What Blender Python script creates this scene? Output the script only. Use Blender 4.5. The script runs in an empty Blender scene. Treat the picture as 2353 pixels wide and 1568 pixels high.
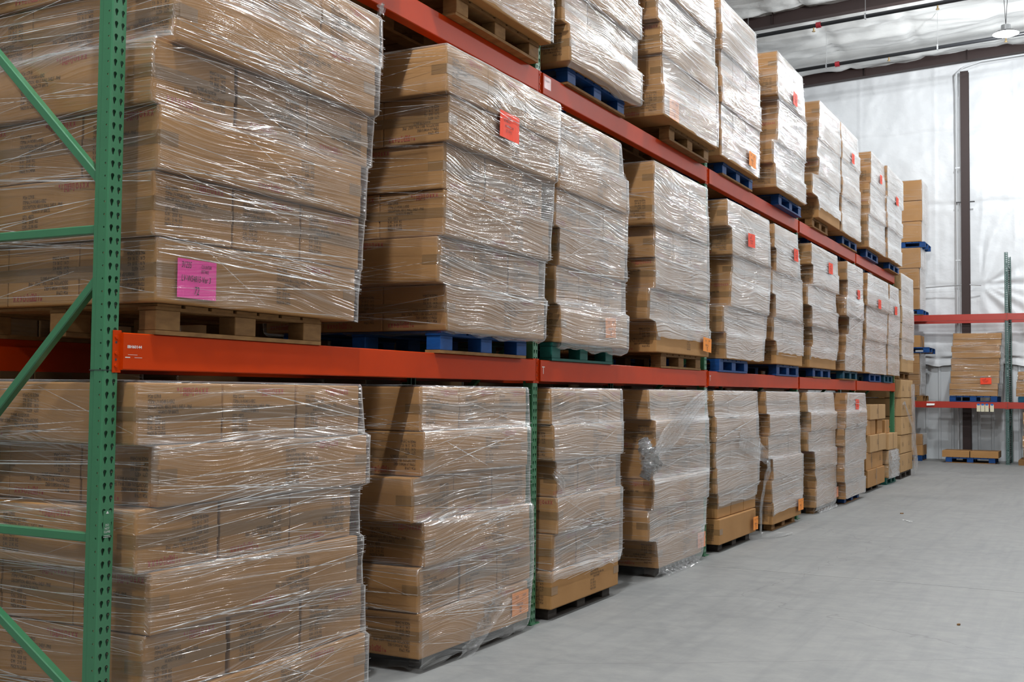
import bpy, bmesh, math, random
from mathutils import Vector, Matrix, noise
random.seed(11)
S = bpy.context.scene
COL = S.collection
# ------------------------------------------------------------------ camera, world, lights, exposure
cam = bpy.data.cameras.new('camera'); co = bpy.data.objects.new('camera', cam); COL.objects.link(co)
cam.sensor_fit = 'HORIZONTAL'; cam.sensor_width = 36.0; cam.lens = 2586.231/2353*36.0
cam.clip_start = 0.1; cam.clip_end = 200
YAW, PITCH, ROLL = 0.48448, 0.04444, 0.01023
_f = Vector((-math.sin(YAW)*math.cos(PITCH), math.cos(YAW)*math.cos(PITCH), math.sin(PITCH)))
_r = Vector((math.cos(YAW), math.sin(YAW), 0)); _u = _r.cross(_f)
_r2 = math.cos(ROLL)*_r + math.sin(ROLL)*_u; _u2 = -math.sin(ROLL)*_r + math.cos(ROLL)*_u
co.matrix_world = Matrix(((_r2.x,_u2.x,-_f.x,3.4586),(_r2.y,_u2.y,-_f.y,-3.1853),(_r2.z,_u2.z,-_f.z,1.5835),(0,0,0,1)))
S.camera = co
S.view_settings.view_transform = 'Standard'; S.view_settings.look = 'None'
S.view_settings.gamma = 1.0; S.view_settings.use_curve_mapping = False
S.view_settings.exposure = -0.27
S.cycles.max_bounces = 7; S.cycles.transparent_max_bounces = 16
S.cycles.diffuse_bounces = 3; S.cycles.glossy_bounces = 2; S.cycles.transmission_bounces = 4
S.cycles.caustics_reflective = False; S.cycles.caustics_refractive = False
S.cycles.sample_clamp_indirect = 4.0
S.cycles.use_adaptive_sampling = True; S.cycles.adaptive_threshold = 0.04
S.cycles.use_denoising = True
W = bpy.data.worlds.new('world'); S.world = W; W.use_nodes = True
W.node_tree.nodes['Background'].inputs[0].default_value = (0.9, 0.95, 1, 1)
W.node_tree.nodes['Background'].inputs[1].default_value = 0.05
LAMP_W = 1000.0
LAMPS = [(1.78, 21.3, 8.9, .95), (1.78, 13.8, 8.9, .75), (1.78, 6.2, 8.9, .75), (1.78, -1.3, 8.9, 2.1), (1.78, -8.8, 8.9, 1.1),
         (9.6, 21.3, 9.2, .8), (9.6, 13.8, 9.2, .6), (9.6, 6.2, 9.2, .4), (9.6, -1.3, 9.2, .4)]
for (x, y, z, kw) in LAMPS:
    l = bpy.data.lights.new('high_bay_light', 'POINT'); l.shadow_soft_size = 0.10
    l.energy = LAMP_W*kw; l.color = (0.95, 0.98, 1.0)
    o = bpy.data.objects.new('high_bay_light', l); COL.objects.link(o); o.location = (x, y, z - 0.16)
# ------------------------------------------------------------------ materials
def mat(name, base=(.5,.5,.5), rough=.5, metal=0.0, spec=.5, coat=0.0):
    m = bpy.data.materials.new(name); m.use_nodes = True
    b = m.node_tree.nodes['Principled BSDF']
    b.inputs['Base Color'].default_value = (*base, 1); b.inputs['Roughness'].default_value = rough
    b.inputs['Metallic'].default_value = metal; b.inputs['Specular IOR Level'].default_value = spec
    if coat: b.inputs['Coat Weight'].default_value = coat; b.inputs['Coat Roughness'].default_value = .15
    return m, m.node_tree.nodes, m.node_tree.links, b
class NB:
    """small helper that chains shader nodes"""
    def __init__(s, nt): s.n = nt.nodes; s.l = nt.links
    def new(s, t, **kw):
        x = s.n.new(t)
        for k, v in kw.items(): setattr(x, k, v)
        return x
    def link(s, a, b): s.l.new(a, b)
    def math(s, op, a, b=None, c=None, clamp=False):
        x = s.n.new('ShaderNodeMath'); x.operation = op; x.use_clamp = clamp
        for i, v in enumerate((a, b, c)):
            if v is None: continue
            if isinstance(v, (int, float)): x.inputs[i].default_value = v
            else: s.l.new(v, x.inputs[i])
        return x.outputs[0]
    def comb(s, a, b, c):
        x = s.n.new('ShaderNodeCombineXYZ')
        for i, v in enumerate((a, b, c)):
            if isinstance(v, (int, float)): x.inputs[i].default_value = v
            else: s.l.new(v, x.inputs[i])
        return x.outputs[0]
    def noise(s, vec, scale=1.0, detail=2.0, rough=.5):
        x = s.n.new('ShaderNodeTexNoise'); x.inputs['Scale'].default_value = scale
        x.inputs['Detail'].default_value = detail; x.inputs['Roughness'].default_value = rough
        s.l.new(vec, x.inputs['Vector']); return x.outputs[0]
    def ramp(s, fac, stops):
        x = s.n.new('ShaderNodeValToRGB'); e = x.color_ramp.elements
        while len(e) < len(stops): e.new(0.5)
        for i, (p, c) in enumerate(stops):
            e[i].position = p; e[i].color = (*c, 1) if not isinstance(c, (int, float)) else (c, c, c, 1)
        s.l.new(fac, x.inputs[0]); return x.outputs[0]
    def range(s, fac, a, b, c=0.0, d=1.0):
        x = s.n.new('ShaderNodeMapRange'); x.inputs[1].default_value = a; x.inputs[2].default_value = b
        x.inputs[3].default_value = c; x.inputs[4].default_value = d; s.l.new(fac, x.inputs[0]); return x.outputs[0]
    def bump(s, h, strength=.3, dist=.01):
        x = s.n.new('ShaderNodeBump'); x.inputs['Strength'].default_value = strength
        x.inputs['Distance'].default_value = dist; s.l.new(h, x.inputs['Height']); return x.outputs[0]
    def mixc(s, fac, a, b, blend='MIX'):
        x = s.n.new('ShaderNodeMix'); x.data_type = 'RGBA'; x.blend_type = blend
        for i, v in ((0, fac), (6, a), (7, b)):
            if isinstance(v, (int, float)): x.inputs[i].default_value = v
            elif isinstance(v, tuple): x.inputs[i].default_value = (*v, 1)
            else: s.l.new(v, x.inputs[i])
        return x.outputs[2]
    def sep(s, v):
        x = s.n.new('ShaderNodeSeparateXYZ'); s.l.new(v, x.inputs[0]); return x.outputs

def cardboard(name, a, b):
    m, n, l, p = mat(name, a, .72, 0, .25); k = NB(m.node_tree)
    tc = k.new('ShaderNodeTexCoord'); oi = k.new('ShaderNodeObjectInfo')
    rv = k.math('MULTIPLY', oi.outputs['Random'], 37.0)
    sp = k.sep(tc.outputs['Object'])
    v = k.comb(k.math('ADD', sp[0], rv), sp[1], sp[2])
    big = k.noise(v, 3.0, 3.0)
    fib = k.noise(k.comb(k.math('MULTIPLY', sp[0], 6.0), k.math('MULTIPLY', sp[1], 6.0), k.math('ADD', k.math('MULTIPLY', sp[2], 60.0), rv)), 1.0, 2.0)
    c = k.mixc(k.range(big, .3, .7), a, b)
    c = k.mixc(k.range(fib, .35, .75, 0, .22), c, tuple(x*.78 for x in a))
    c = k.mixc(k.range(oi.outputs['Random'], 0, 1, 0, .35), c, tuple(x*.72 for x in b))
    k.link(c, p.inputs['Base Color'])
    k.link(k.bump(k.noise(v, 45.0, 3.0), .12, .004), p.inputs['Normal'])
    return m
M = {}
M['carton'] = cardboard('cardboard', (.475,.25,.094), (.41,.208,.074))
M['carton_light'] = cardboard('pale_cardboard', (.53,.325,.155), (.47,.28,.125))
M['tape'] = mat('packing_tape', (.27,.15,.062), .28)[0]
M['ink'] = mat('black_ink', (.035,.028,.022), .7)[0]
M['red_ink'] = mat('red_ink', (.42,.035,.04), .7)[0]
M['white_ink'] = mat('white_ink', (.75,.72,.70), .6)[0]
M['marker'] = mat('marker_ink', (.03,.015,.02), .6)[0]

def film(name, base, streak, edge, rough=.13, gloss=.62):
    m = bpy.data.materials.new(name); m.use_nodes = True; nt = m.node_tree; nt.nodes.clear(); k = NB(nt)
    out = k.new('ShaderNodeOutputMaterial'); uv = k.new('ShaderNodeUVMap'); oi = k.new('ShaderNodeObjectInfo')
    rnd = k.math('MULTIPLY', oi.outputs['Random'], 91.0)
    s = k.sep(uv.outputs[0]); u, v = s[0], s[1]
    w1 = k.noise(k.comb(k.math('MULTIPLY', u, .8), k.math('MULTIPLY', v, 2.0), rnd), 1.0, 1.0)
    v2 = k.math('MULTIPLY_ADD', k.math('SUBTRACT', w1, .5), .34, v)
    s1 = k.noise(k.comb(k.math('MULTIPLY', u, .75), k.math('MULTIPLY', v2, 58.0), rnd), 1.0, 2.0, .6)
    s2 = k.noise(k.comb(k.math('MULTIPLY', u, 1.1), k.math('MULTIPLY', v2, 150.0), k.math('ADD', rnd, 7.0)), 1.0, 1.0)
    patch = k.noise(k.comb(k.math('MULTIPLY', u, 1.6), k.math('MULTIPLY', v, 3.2), k.math('ADD', rnd, 3.0)), 1.0, 2.0)
    crinkle = k.noise(k.comb(k.math('MULTIPLY', u, 3.0), k.math('MULTIPLY', v, 11.0), rnd), 1.0, 2.0)
    h = k.math('ADD', k.math('ADD', k.math('MULTIPLY', s1, 1.0), k.math('MULTIPLY', s2, .35)), k.math('MULTIPLY', crinkle, .14))
    nrm = k.bump(h, .9, .012)
    lw = k.new('ShaderNodeLayerWeight'); lw.inputs['Blend'].default_value = .5
    amp = k.range(patch, .40, .68, .25, 1.0)
    line = k.math('ADD', k.range(s1, .57, .70, 0, 1), k.range(s2, .60, .76, 0, .6), clamp=True)
    at = k.new('ShaderNodeAttribute'); at.attribute_name = 'gather'
    gth = k.math('MULTIPLY', at.outputs['Fac'], k.range(patch, .32, .62, .15, 1.0))
    a = k.math('MULTIPLY_ADD', k.math('MULTIPLY', line, k.math('ADD', amp, gth)), streak, base)
    a = k.math('ADD', a, k.math('MULTIPLY', gth, .16))
    a = k.math('ADD', a, k.math('MULTIPLY', k.range(patch, .48, .74, 0, 1), base*1.2))
    a = k.math('ADD', a, k.math('MULTIPLY', k.math('POWER', lw.outputs['Facing'], 3.2), edge), clamp=True)
    gl = k.new('ShaderNodeBsdfGlossy'); gl.inputs['Roughness'].default_value = rough; gl.inputs['Color'].default_value = (1,1,1,1)
    k.link(nrm, gl.inputs['Normal'])
    df = k.new('ShaderNodeBsdfDiffuse'); df.inputs['Color'].default_value = (.80,.79,.78,1); k.link(nrm, df.inputs['Normal'])
    mx = k.new('ShaderNodeMixShader'); mx.inputs[0].default_value = gloss; k.link(df.outputs[0], mx.inputs[1]); k.link(gl.outputs[0], mx.inputs[2])
    tr = k.new('ShaderNodeBsdfTransparent'); tr.inputs[0].default_value = (.985,.985,.985,1)
    fx = k.new('ShaderNodeMixShader'); k.link(a, fx.inputs[0]); k.link(tr.outputs[0], fx.inputs[1]); k.link(mx.outputs[0], fx.inputs[2])
    k.link(fx.outputs[0], out.inputs[0])
    return m
M['film'] = film('stretch_film', .028, .21, 1.3, .13, .62)
M['strand'] = film('film_strand', .60, .15, .3, .12, .45)
M['loose_film'] = film('loose_film', .10, .28, .6, .08, .72)

def paint(name, c, rough=.32, coat=.3, dirt=.15, spec=.5):
    m, n, l, p = mat(name, c, rough, 0, spec, coat); k = NB(m.node_tree)
    tc = k.new('ShaderNodeTexCoord'); nz = k.noise(tc.outputs['Object'], 7.0, 4.0)
    k.link(k.mixc(k.range(nz, .45, .75, 0, dirt), c, tuple(x*.55 for x in c)), p.inputs['Base Color'])
    k.link(k.bump(k.noise(tc.outputs['Object'], 130.0, 2.0), .05, .002), p.inputs['Normal'])
    return m
M['green'] = paint('green_rack_paint', (.045,.185,.084), .34)
M['teal_green'] = paint('dark_green_rack_paint', (.05,.115,.10), .4)
M['orange'] = paint('orange_beam_paint', (.52,.040,.001), .36, .0, .15, .14)
M['red_beam'] = paint('red_beam_paint', (.42,.03,.016), .35)
M['brown_steel'] = paint('brown_steel_paint', (.036,.018,.016), .6, 0)
M['black_pipe'] = paint('black_pipe_paint', (.02,.021,.024), .4, 0)
M['red_part'] = mat('red_coupling', (.32,.02,.03), .4)[0]
M['brass'] = mat('brass', (.45,.32,.15), .35, .9)[0]
M['grey_metal'] = mat('grey_metal', (.45,.46,.47), .4, .6)[0]
M['white_pipe'] = mat('white_conduit', (.66,.68,.70), .45)[0]
M['dark_steel'] = mat('dark_steel', (.04,.042,.045), .5)[0]
def wood(name, a, b, rough=.75):
    m, n, l, p = mat(name, a, rough, 0, .25); k = NB(m.node_tree)
    tc = k.new('ShaderNodeTexCoord'); oi = k.new('ShaderNodeObjectInfo'); sp = k.sep(tc.outputs['Object'])
    r = k.math('MULTIPLY', oi.outputs['Random'], 50.0)
    g = k.noise(k.comb(k.math('MULTIPLY', sp[0], 14.0), k.math('MULTIPLY', sp[1], 14.0), k.math('ADD', k.math('MULTIPLY', sp[2], 40.0), r)), 1.0, 3.0)
    c = k.mixc(k.range(g, .3, .72), a, b)
    k.link(k.mixc(k.math('MULTIPLY', oi.outputs['Random'], .5), c, tuple(x*.6 for x in b)), p.inputs['Base Color'])
    k.link(k.bump(g, .25, .003), p.inputs['Normal'])
    return m
M['wood'] = wood('raw_pallet_wood', (.34,.18,.066), (.22,.108,.038))
M['blue'] = wood('blue_pallet_paint', (.009,.075,.27), (.006,.05,.19), .5)
M['teal'] = wood('teal_pallet_paint', (.012,.10,.17), (.008,.07,.12), .55)
M['green_pallet'] = wood('green_pallet_paint', (.012,.11,.085), (.008,.08,.065), .55)
M['dark'] = wood('dark_pallet_wood', (.075,.06,.05), (.045,.036,.03))
PAPER = {'pink': (1,.085,.42), 'red': (.93,.072,.028), 'orange': (.93,.30,.045), 'peach': (.90,.36,.20), 'green': (.12,.85,.08), 'cream': (.72,.66,.48), 'white': (.8,.8,.78), 'blue': (.03,.16,.5)}
for c, v in PAPER.items(): M['paper_'+c] = mat(c+'_paper', v, .6, 0, .3)[0]

# concrete floor
m, n, l, p = mat('concrete', (.36,.36,.355), .55, 0, .4); k = NB(m.node_tree)
tc = k.new('ShaderNodeTexCoord'); sp = k.sep(tc.outputs['Object'])
big = k.noise(tc.outputs['Object'], .8, 5.0, .62)
fine = k.noise(k.comb(k.math('MULTIPLY', sp[0], 5.0), k.math('MULTIPLY', sp[1], 6.5), 0.0), 1.0, 6.0, .68)
strk = k.noise(k.comb(k.math('MULTIPLY', sp[0], 9.0), k.math('MULTIPLY', sp[1], .5), 3.0), 1.0, 3.0, .6)
c = k.mixc(k.range(big, .3, .7), (.19,.194,.194), (.272,.272,.265))
c = k.mixc(k.range(fine, .38, .66, 0, .5), c, (.325,.32,.305))
c = k.mixc(k.range(strk, .48, .72, 0, .35), c, (.16,.165,.17))
# cracks
vo = k.new('ShaderNodeTexVoronoi', feature='DISTANCE_TO_EDGE'); vo.inputs['Scale'].default_value = .22
wob = k.noise(tc.outputs['Object'], 2.5, 4.0)
k.link(k.comb(k.math('ADD', sp[0], k.math('MULTIPLY', wob, .5)), k.math('ADD', sp[1], k.math('MULTIPLY', wob, .5)), 4.3), vo.inputs['Vector'])
c = k.mixc(k.range(vo.outputs['Distance'], .0, .0016, .5, 0), c, (.12,.12,.12))
k.link(c, p.inputs['Base Color'])
k.link(k.range(big, .3, .7, .48, .62), p.inputs['Roughness'])
k.link(k.bump(fine, .08, .003), p.inputs['Normal'])
M['concrete'] = m
def fabric(name, c, sx, sy, strength):
    m, n, l, p = mat(name, c, .42, 0, .5); k = NB(m.node_tree)
    tc = k.new('ShaderNodeTexCoord'); sp = k.sep(tc.outputs['Object'])
    a = k.noise(k.comb(k.math('MULTIPLY', sp[0], sx), k.math('MULTIPLY', sp[1], sy), k.math('MULTIPLY', sp[2], sy)), 1.0, 5.0, .6)
    b = k.noise(tc.outputs['Object'], 9.0, 3.0)
    k.link(k.bump(k.math('ADD', a, k.math('MULTIPLY', b, .25)), strength, .05), p.inputs['Normal'])
    return m
M['wall_vinyl'] = fabric('white_insulation_vinyl', (.82,.84,.86), 1.2, 1.6, .35)
M['roof_vinyl'] = fabric('white_roof_vinyl', (.78,.79,.78), .7, 2.2, .45)
M['liner'] = paint('white_liner_panel', (.70,.73,.75), .4, .1, .05)
M['plain_wall'] = mat('plain_wall', (.30,.30,.30), .8)[0]
em = bpy.data.materials.new('lamp_lens'); em.use_nodes = True; em.node_tree.nodes.clear()
_o = em.node_tree.nodes.new('ShaderNodeOutputMaterial'); _e = em.node_tree.nodes.new('ShaderNodeEmission')
_e.inputs[0].default_value = (.93,.97,1,1); _e.inputs[1].default_value = 60.0; em.node_tree.links.new(_e.outputs[0], _o.inputs[0])
M['lens'] = em

# ------------------------------------------------------------------ mesh helpers
class MB:
    def __init__(s): s.v = []; s.f = []; s.uv = []
    def box(s, a, b):
        x0,y0,z0 = a; x1,y1,z1 = b; i = len(s.v)
        s.v += [(x0,y0,z0),(x1,y0,z0),(x1,y1,z0),(x0,y1,z0),(x0,y0,z1),(x1,y0,z1),(x1,y1,z1),(x0,y1,z1)]
        s.f += [tuple(i+j for j in q) for q in ((3,2,1,0),(4,5,6,7),(0,1,5,4),(1,2,6,5),(2,3,7,6),(3,0,4,7))]
        return s
    def quad(s, a, b, c, d):
        i = len(s.v); s.v += [tuple(a), tuple(b), tuple(c), tuple(d)]; s.f.append((i,i+1,i+2,i+3)); return s
    def tube(s, p, q, r, n=10, caps=True, r2=None):
        p = Vector(p); q = Vector(q); d = (q-p).normalized(); r2 = r if r2 is None else r2
        a = d.orthogonal().normalized(); b = d.cross(a); i = len(s.v)
        for c, rr in ((p, r), (q, r2)):
            for j in range(n):
                t = 2*math.pi*j/n; s.v.append(tuple(c + rr*(math.cos(t)*a + math.sin(t)*b)))
        for j in range(n):
            k2 = (j+1) % n; s.f.append((i+j, i+k2, i+n+k2, i+n+j))
        if caps: s.f.append(tuple(i+n-1-j for j in range(n))); s.f.append(tuple(i+n+j for j in range(n)))
        return s
    def bar(s, p, q, w, h, up=(0,1,0)):
        """rectangular bar from p to q: width w along up, height h across"""
        p = Vector(p); q = Vector(q); d = (q-p).normalized(); a = Vector(up); a = (a - a.dot(d)*d).normalized(); b = d.cross(a); i = len(s.v)
        for c in (p, q):
            for sa, sb in ((-1,-1),(1,-1),(1,1),(-1,1)): s.v.append(tuple(c + a*sa*w/2 + b*sb*h/2))
        s.f += [(i,i+1,i+5,i+4),(i+1,i+2,i+6,i+5),(i+2,i+3,i+7,i+6),(i+3,i,i+4,i+7),(i+3,i+2,i+1,i),(i+4,i+5,i+6,i+7)]
        return s
    def mesh(s, name, m, smooth=False, bevel=0.0):
        me = bpy.data.meshes.new(name); me.from_pydata(s.v, [], s.f)
        bm = bmesh.new(); bm.from_mesh(me)
        bmesh.ops.recalc_face_normals(bm, faces=bm.faces)
        if bevel: bmesh.ops.bevel(bm, geom=bm.edges[:], offset=bevel, segments=1, affect='EDGES')
        bm.to_mesh(me); bm.free()
        me.materials.append(M[m] if isinstance(m, str) else m)
        if smooth: me.polygons.foreach_set('use_smooth', [True]*len(me.polygons))
        return me
def ob(name, me, parent=None, loc=(0,0,0), rot=(0,0,0)):
    o = bpy.data.objects.new(name, me); COL.objects.link(o)
    if parent is not None: o.parent = parent
    o.location = loc; o.rotation_euler = rot
    return o
def thing(name, label, cat, loc=(0,0,0), rotz=0.0, group=None, me=None):
    o = ob(name, me, None, loc, (0,0,rotz)); o['label'] = label; o['category'] = cat
    if group: o['group'] = group
    return o
def struct(name, me, loc=(0,0,0)):
    o = ob(name, me, None, loc); o['kind'] = 'structure'; return o
_tx = {}
def text_mesh(key, body, size, m, align='LEFT', cond=.72, shear=0.0, bold=0.0, spacing=1.0):
    if key in _tx: return _tx[key]
    c = bpy.data.curves.new('lettering', 'FONT'); c.body = body; c.size = size; c.align_x = align; c.align_y = 'CENTER'
    c.resolution_u = 2; c.shear = shear; c.offset = bold; c.space_line = 1.0*spacing
    o = bpy.data.objects.new('lettering', c); COL.objects.link(o)
    bpy.context.view_layer.update()
    me = bpy.data.meshes.new_from_object(o.evaluated_get(bpy.context.evaluated_depsgraph_get()))
    bpy.data.objects.remove(o); bpy.data.curves.remove(c)
    for v in me.vertices: v.co.x *= cond
    me.materials.clear(); me.materials.append(M[m]); me.name = 'lettering'
    _tx[key] = me; return me
H90 = math.pi/2
FRONT = (H90, 0, H90)      # flat artwork facing the aisle (+x)
SIDE = (H90, 0, 0)         # flat artwork facing -y
FRONT_FLIP = (H90, math.pi, H90)
SIDE_FLIP = (H90, math.pi, 0)
BAY = 3.7338
# ------------------------------------------------------------------ the hall
def slab(x0, x1, y0, y1):
    return MB().box((x0,y0,-.15),(x1,y1,0)).mesh('floor_slab', 'concrete')
fl = struct('floor', None)
for (x0,x1,y0,y1) in ((-9,16,-14,6.845),(-9,16,6.853,21.9),(-9,16,21.906,26.8)):
    ob('floor_slab', slab(x0,x1,y0,y1), fl)
ob('joint_filler', MB().box((-9,-14,-.16),(16,26.8,-.012)).mesh('joint_filler','dark_steel'), fl)
for nm, a, b in (('wall_left',(-9.2,-14,0),(-9,26.8,11)),('wall_right',(16,-14,0),(16.2,26.8,11.5)),('wall_front',(-9,-14.2,0),(16,-14,11.5))):
    struct(nm, MB().box(a,b).mesh(nm,'plain_wall'))
WALLY = 26.78
def ridged(v): return 1 - abs(noise.noise(v))*2
def sheet(x0, x1, z0, z1, nx, nz, fn, m, name):
    mb = MB()
    for j in range(nz+1):
        for i in range(nx+1):
            x = x0+(x1-x0)*i/nx; z = z0+(z1-z0)*j/nz
            mb.v.append(fn(x, z))
    for j in range(nz):
        for i in range(nx):
            a = j*(nx+1)+i; mb.f.append((a,a+1,a+nx+2,a+nx+1))
    return mb.mesh(name, m, smooth=True)
def wall_pt(x, z):
    d = .05*noise.noise(Vector((x*.5, z*.35, 1.1))) + .018*ridged(Vector((x*1.1, z*.8, 4.0)))
    d += .020*ridged(Vector((x*.8+z*.5, z*.9-x*.5, 9.0))) + .010*ridged(Vector((x*2.6-z*.9, z*2.2+x*.6, 2.0)))
    d += .006*noise.noise(Vector((x*6, z*5, 7.0)))
    # creases that fan out from the girt tie beside the column
    dx, dz = x-.8, z-4.3
    r = math.hypot(dx, dz)
    if r > .05 and dx > 0: an = math.atan2(dz, dx); d += .05*math.exp(-r*.5)*math.cos(an*15+2.5*math.sin(an*3+r)+1)*min(1, r*2)*(.4+.6*abs(math.sin(an*2.3+.5)))
    sx = (x+.25) % 1.83
    d += .014*math.exp(-((min(sx,1.83-sx))/.03)**2)                      # lapped seam
    for zg in (2.45, 4.30, 6.35, 8.2):
        d -= .028*math.exp(-((z-zg+.02*math.sin(x*4))/.06)**2)           # girt lines
    zz = z + (.09*abs(math.sin(x*3.1+.6)) + .06*noise.noise(Vector((x*3, 0, 2))) if z < 2.5 else 0)
    return (x, WALLY-.12-d, zz)
wb = struct('wall_back', None)
ob('insulation_sheet', sheet(-6, 8, 2.28, 10.95, 330, 170, wall_pt, 'wall_vinyl', 'insulation_sheet'), wb)
# ribbed liner, one panel is 0.915 m wide
def liner_panel():
    mb = MB(); prof = []
    for r in range(3):
        b = r*.305
        prof += [(b, 0), (b+.225, 0), (b+.245, -.03), (b+.285, -.03), (b+.305, 0)]
    for (px, py) in prof: mb.v += [(px, py, 0), (px, py, 2.7)]
    for i in range(len(prof)-1): mb.f.append((2*i, 2*i+2, 2*i+3, 2*i+1))
    return mb.mesh('liner_panel', 'liner')
lp = liner_panel(); i = 0
while -9+.915*i < 16:
    ob('liner_panel', lp, wb, (-9+.9155*i, WALLY-.02, 0)); i += 1
ob('insulation_sheet', MB().box((-9,WALLY-.1,2.4),(-6,WALLY-.05,11)).mesh('insulation_sheet','wall_vinyl'), wb)
ob('insulation_sheet', MB().box((8,WALLY-.1,2.4),(16,WALLY-.05,11)).mesh('insulation_sheet','wall_vinyl'), wb)
ob('wall_backing', MB().box((-9,WALLY,0),(16,WALLY+.2,11.6)).mesh('wall_backing','plain_wall'), wb)
# roof insulation with folds between the purlins
RZ = lambda x: 10.30 + .042*(x-1.8)
def roof_pt(x, y):
    ph = (y % 1.55)/1.55
    d = .10*math.sin(math.pi*ph)**.8                                      # sag between purlins
    d += .10*ridged(Vector((x*.28, y*1.7, 3.3))) + .06*noise.noise(Vector((x*.9, y*1.2, 8.0)))
    d += .05*ridged(Vector((x*.8+noise.noise(Vector((x,y,0)))*.7, y*2.6, 5.1))) + .018*ridged(Vector((x*2.0, y*6.0, 1.7)))
    sx = (x+.4) % 1.83
    d -= .05*math.exp(-((min(sx,1.83-sx))/.10)**2)
    return (x, y, RZ(x) - d)
ce = struct('ceiling', None)
def roof_mesh(x0,x1,y0,y1,nx,ny):
    mb = MB()
    for j in range(ny+1):
        for i in range(nx+1): mb.v.append(roof_pt(x0+(x1-x0)*i/nx, y0+(y1-y0)*j/ny))
    for j in range(ny):
        for i in range(nx):
            a = j*(nx+1)+i; mb.f.append((a,a+1,a+nx+2,a+nx+1))
    return mb.mesh('roof_insulation', 'roof_vinyl', smooth=True)
ob('roof_insulation', roof_mesh(-9,16,14,26.75,210,190), ce)
ob('roof_insulation', roof_mesh(-9,16,-14,14,60,60), ce)
ob('roof_deck', MB().box((-9,-14,11.3),(16,26.95,11.5)).mesh('roof_deck','plain_wall'), ce)
def i_beam(p, q, h, w, t=.012):
    mb = MB(); p = Vector(p); q = Vector(q); L = (q-p)
    for (dz, hh, ww) in ((0, t, w), (-h, t, w)):
        mb.bar(p+Vector((0,0,dz)), q+Vector((0,0,dz)), ww, hh)
    mb.bar(p+Vector((0,0,-h/2)), q+Vector((0,0,-h/2)), t, h)
    return mb
for i, yy in enumerate((26.42, 21.1, 13.5, 5.9)):
    h = .30 if i == 0 else .36
    mb = i_beam((-9,yy,RZ(-9)-.07), (16,yy,RZ(16)-.07), h, .2)
    r = struct('steel_rafter', mb.mesh('steel_rafter','brown_steel'))
    if i < 2:
        for xs in ((-1.9, .55) if i == 0 else (-2.9,)):
            ob('stiffener_plate', MB().box((xs-.006,yy-.1,RZ(xs)-.07-h),(xs+.006,yy+.1,RZ(xs)-.07)).mesh('stiffener_plate','brown_steel'), r)
# column on the end wall
c = struct('steel_column', MB().box((.387,26.30,0),(.577,26.315,9.60)).box((.475,26.315,0),(.49,26.46,9.60)).box((.387,26.46,0),(.577,26.475,9.60)).mesh('steel_column','brown_steel'))
ob('tie_bracket', MB().box((.27,26.32,6.33),(.70,26.35,6.36)).mesh('tie_bracket','dark_steel'), c)
ob('girt_clip', MB().tube((-.48,26.36,4.26),(.39,26.30,4.30),.014).mesh('girt_clip','grey_metal'), c)
ob('girt_clip', MB().tube((.575,26.30,4.30),(.83,26.36,4.28),.016).mesh('girt_clip','grey_metal'), c)
cd = thing('conduit', 'pale electrical conduit beside the brown steel column', 'conduit', (.28,26.42,0))
mb = MB(); pts = [(0,0,.2),(0,0,9.05),(.02,-.12,9.55),(.2,-.18,9.68),(.6,-.18,9.78),(2.4,-.18,9.86),(6,-.18,10.0)]
for p1, p2 in zip(pts, pts[1:]): mb.tube(p1, p2, .022, 8)
ob('conduit_run', mb.mesh('conduit_run','white_pipe'), cd)
ob('conduit_run', MB().tube((.055,0,1),(.055,0,9.0),.010,6).mesh('conduit_run','white_pipe'), cd)
for zz in (2.6, 4.9, 7.2): ob('pipe_strap', MB().box((-.03,-.025,zz),(.08,.02,zz+.04)).mesh('pipe_strap','grey_metal'), cd)
# sprinkler mains
for i, (yy, z0, lab) in enumerate(((20.35, 9.46, 'black sprinkler pipe farther from the end wall, under the deep rafter'), (23.2, 9.42, 'black sprinkler pipe passing just behind the lit ceiling lamp'))):
    pz = lambda x: z0 + .042*(x-1.8)
    t = thing('sprinkler_pipe', lab, 'pipe', (0,yy,0), 0, 'sprinkler pipes')
    ob('pipe_run', MB().tube((-9,0,pz(-9)),(16,0,pz(16)),.042,12).mesh('pipe_run','black_pipe',True), t)
    cx = (-1.75, 1.2+2.6) if i == 0 else (-1.95, 3.7)
    for x in cx: ob('coupling', MB().tube((x-.05,0,pz(x-.05)),(x+.05,0,pz(x+.05)),.062,12).mesh('coupling','red_part'), t)
    for k2 in range(6):
        x = -4.6 + 2.45*k2 + (.3 if i == 0 else 0) + (1.35 if i else 0)
        s = ob('sprinkler_head', MB().tube((x,0,pz(x)),(x,0,pz(x)-.11),.016,8).tube((x,0,pz(x)-.11),(x,0,pz(x)-.125),.035,10).mesh('sprinkler_head','brass'), t)
        xh = x + 1.05
        ob('pipe_hanger', MB().tube((xh,0,pz(xh)),(xh,0,RZ(xh)-.1),.004,6).box((xh-.015,-.05,pz(xh)-.05),(xh+.015,.05,pz(xh)+.06)).mesh('pipe_hanger','grey_metal'), t)
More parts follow.
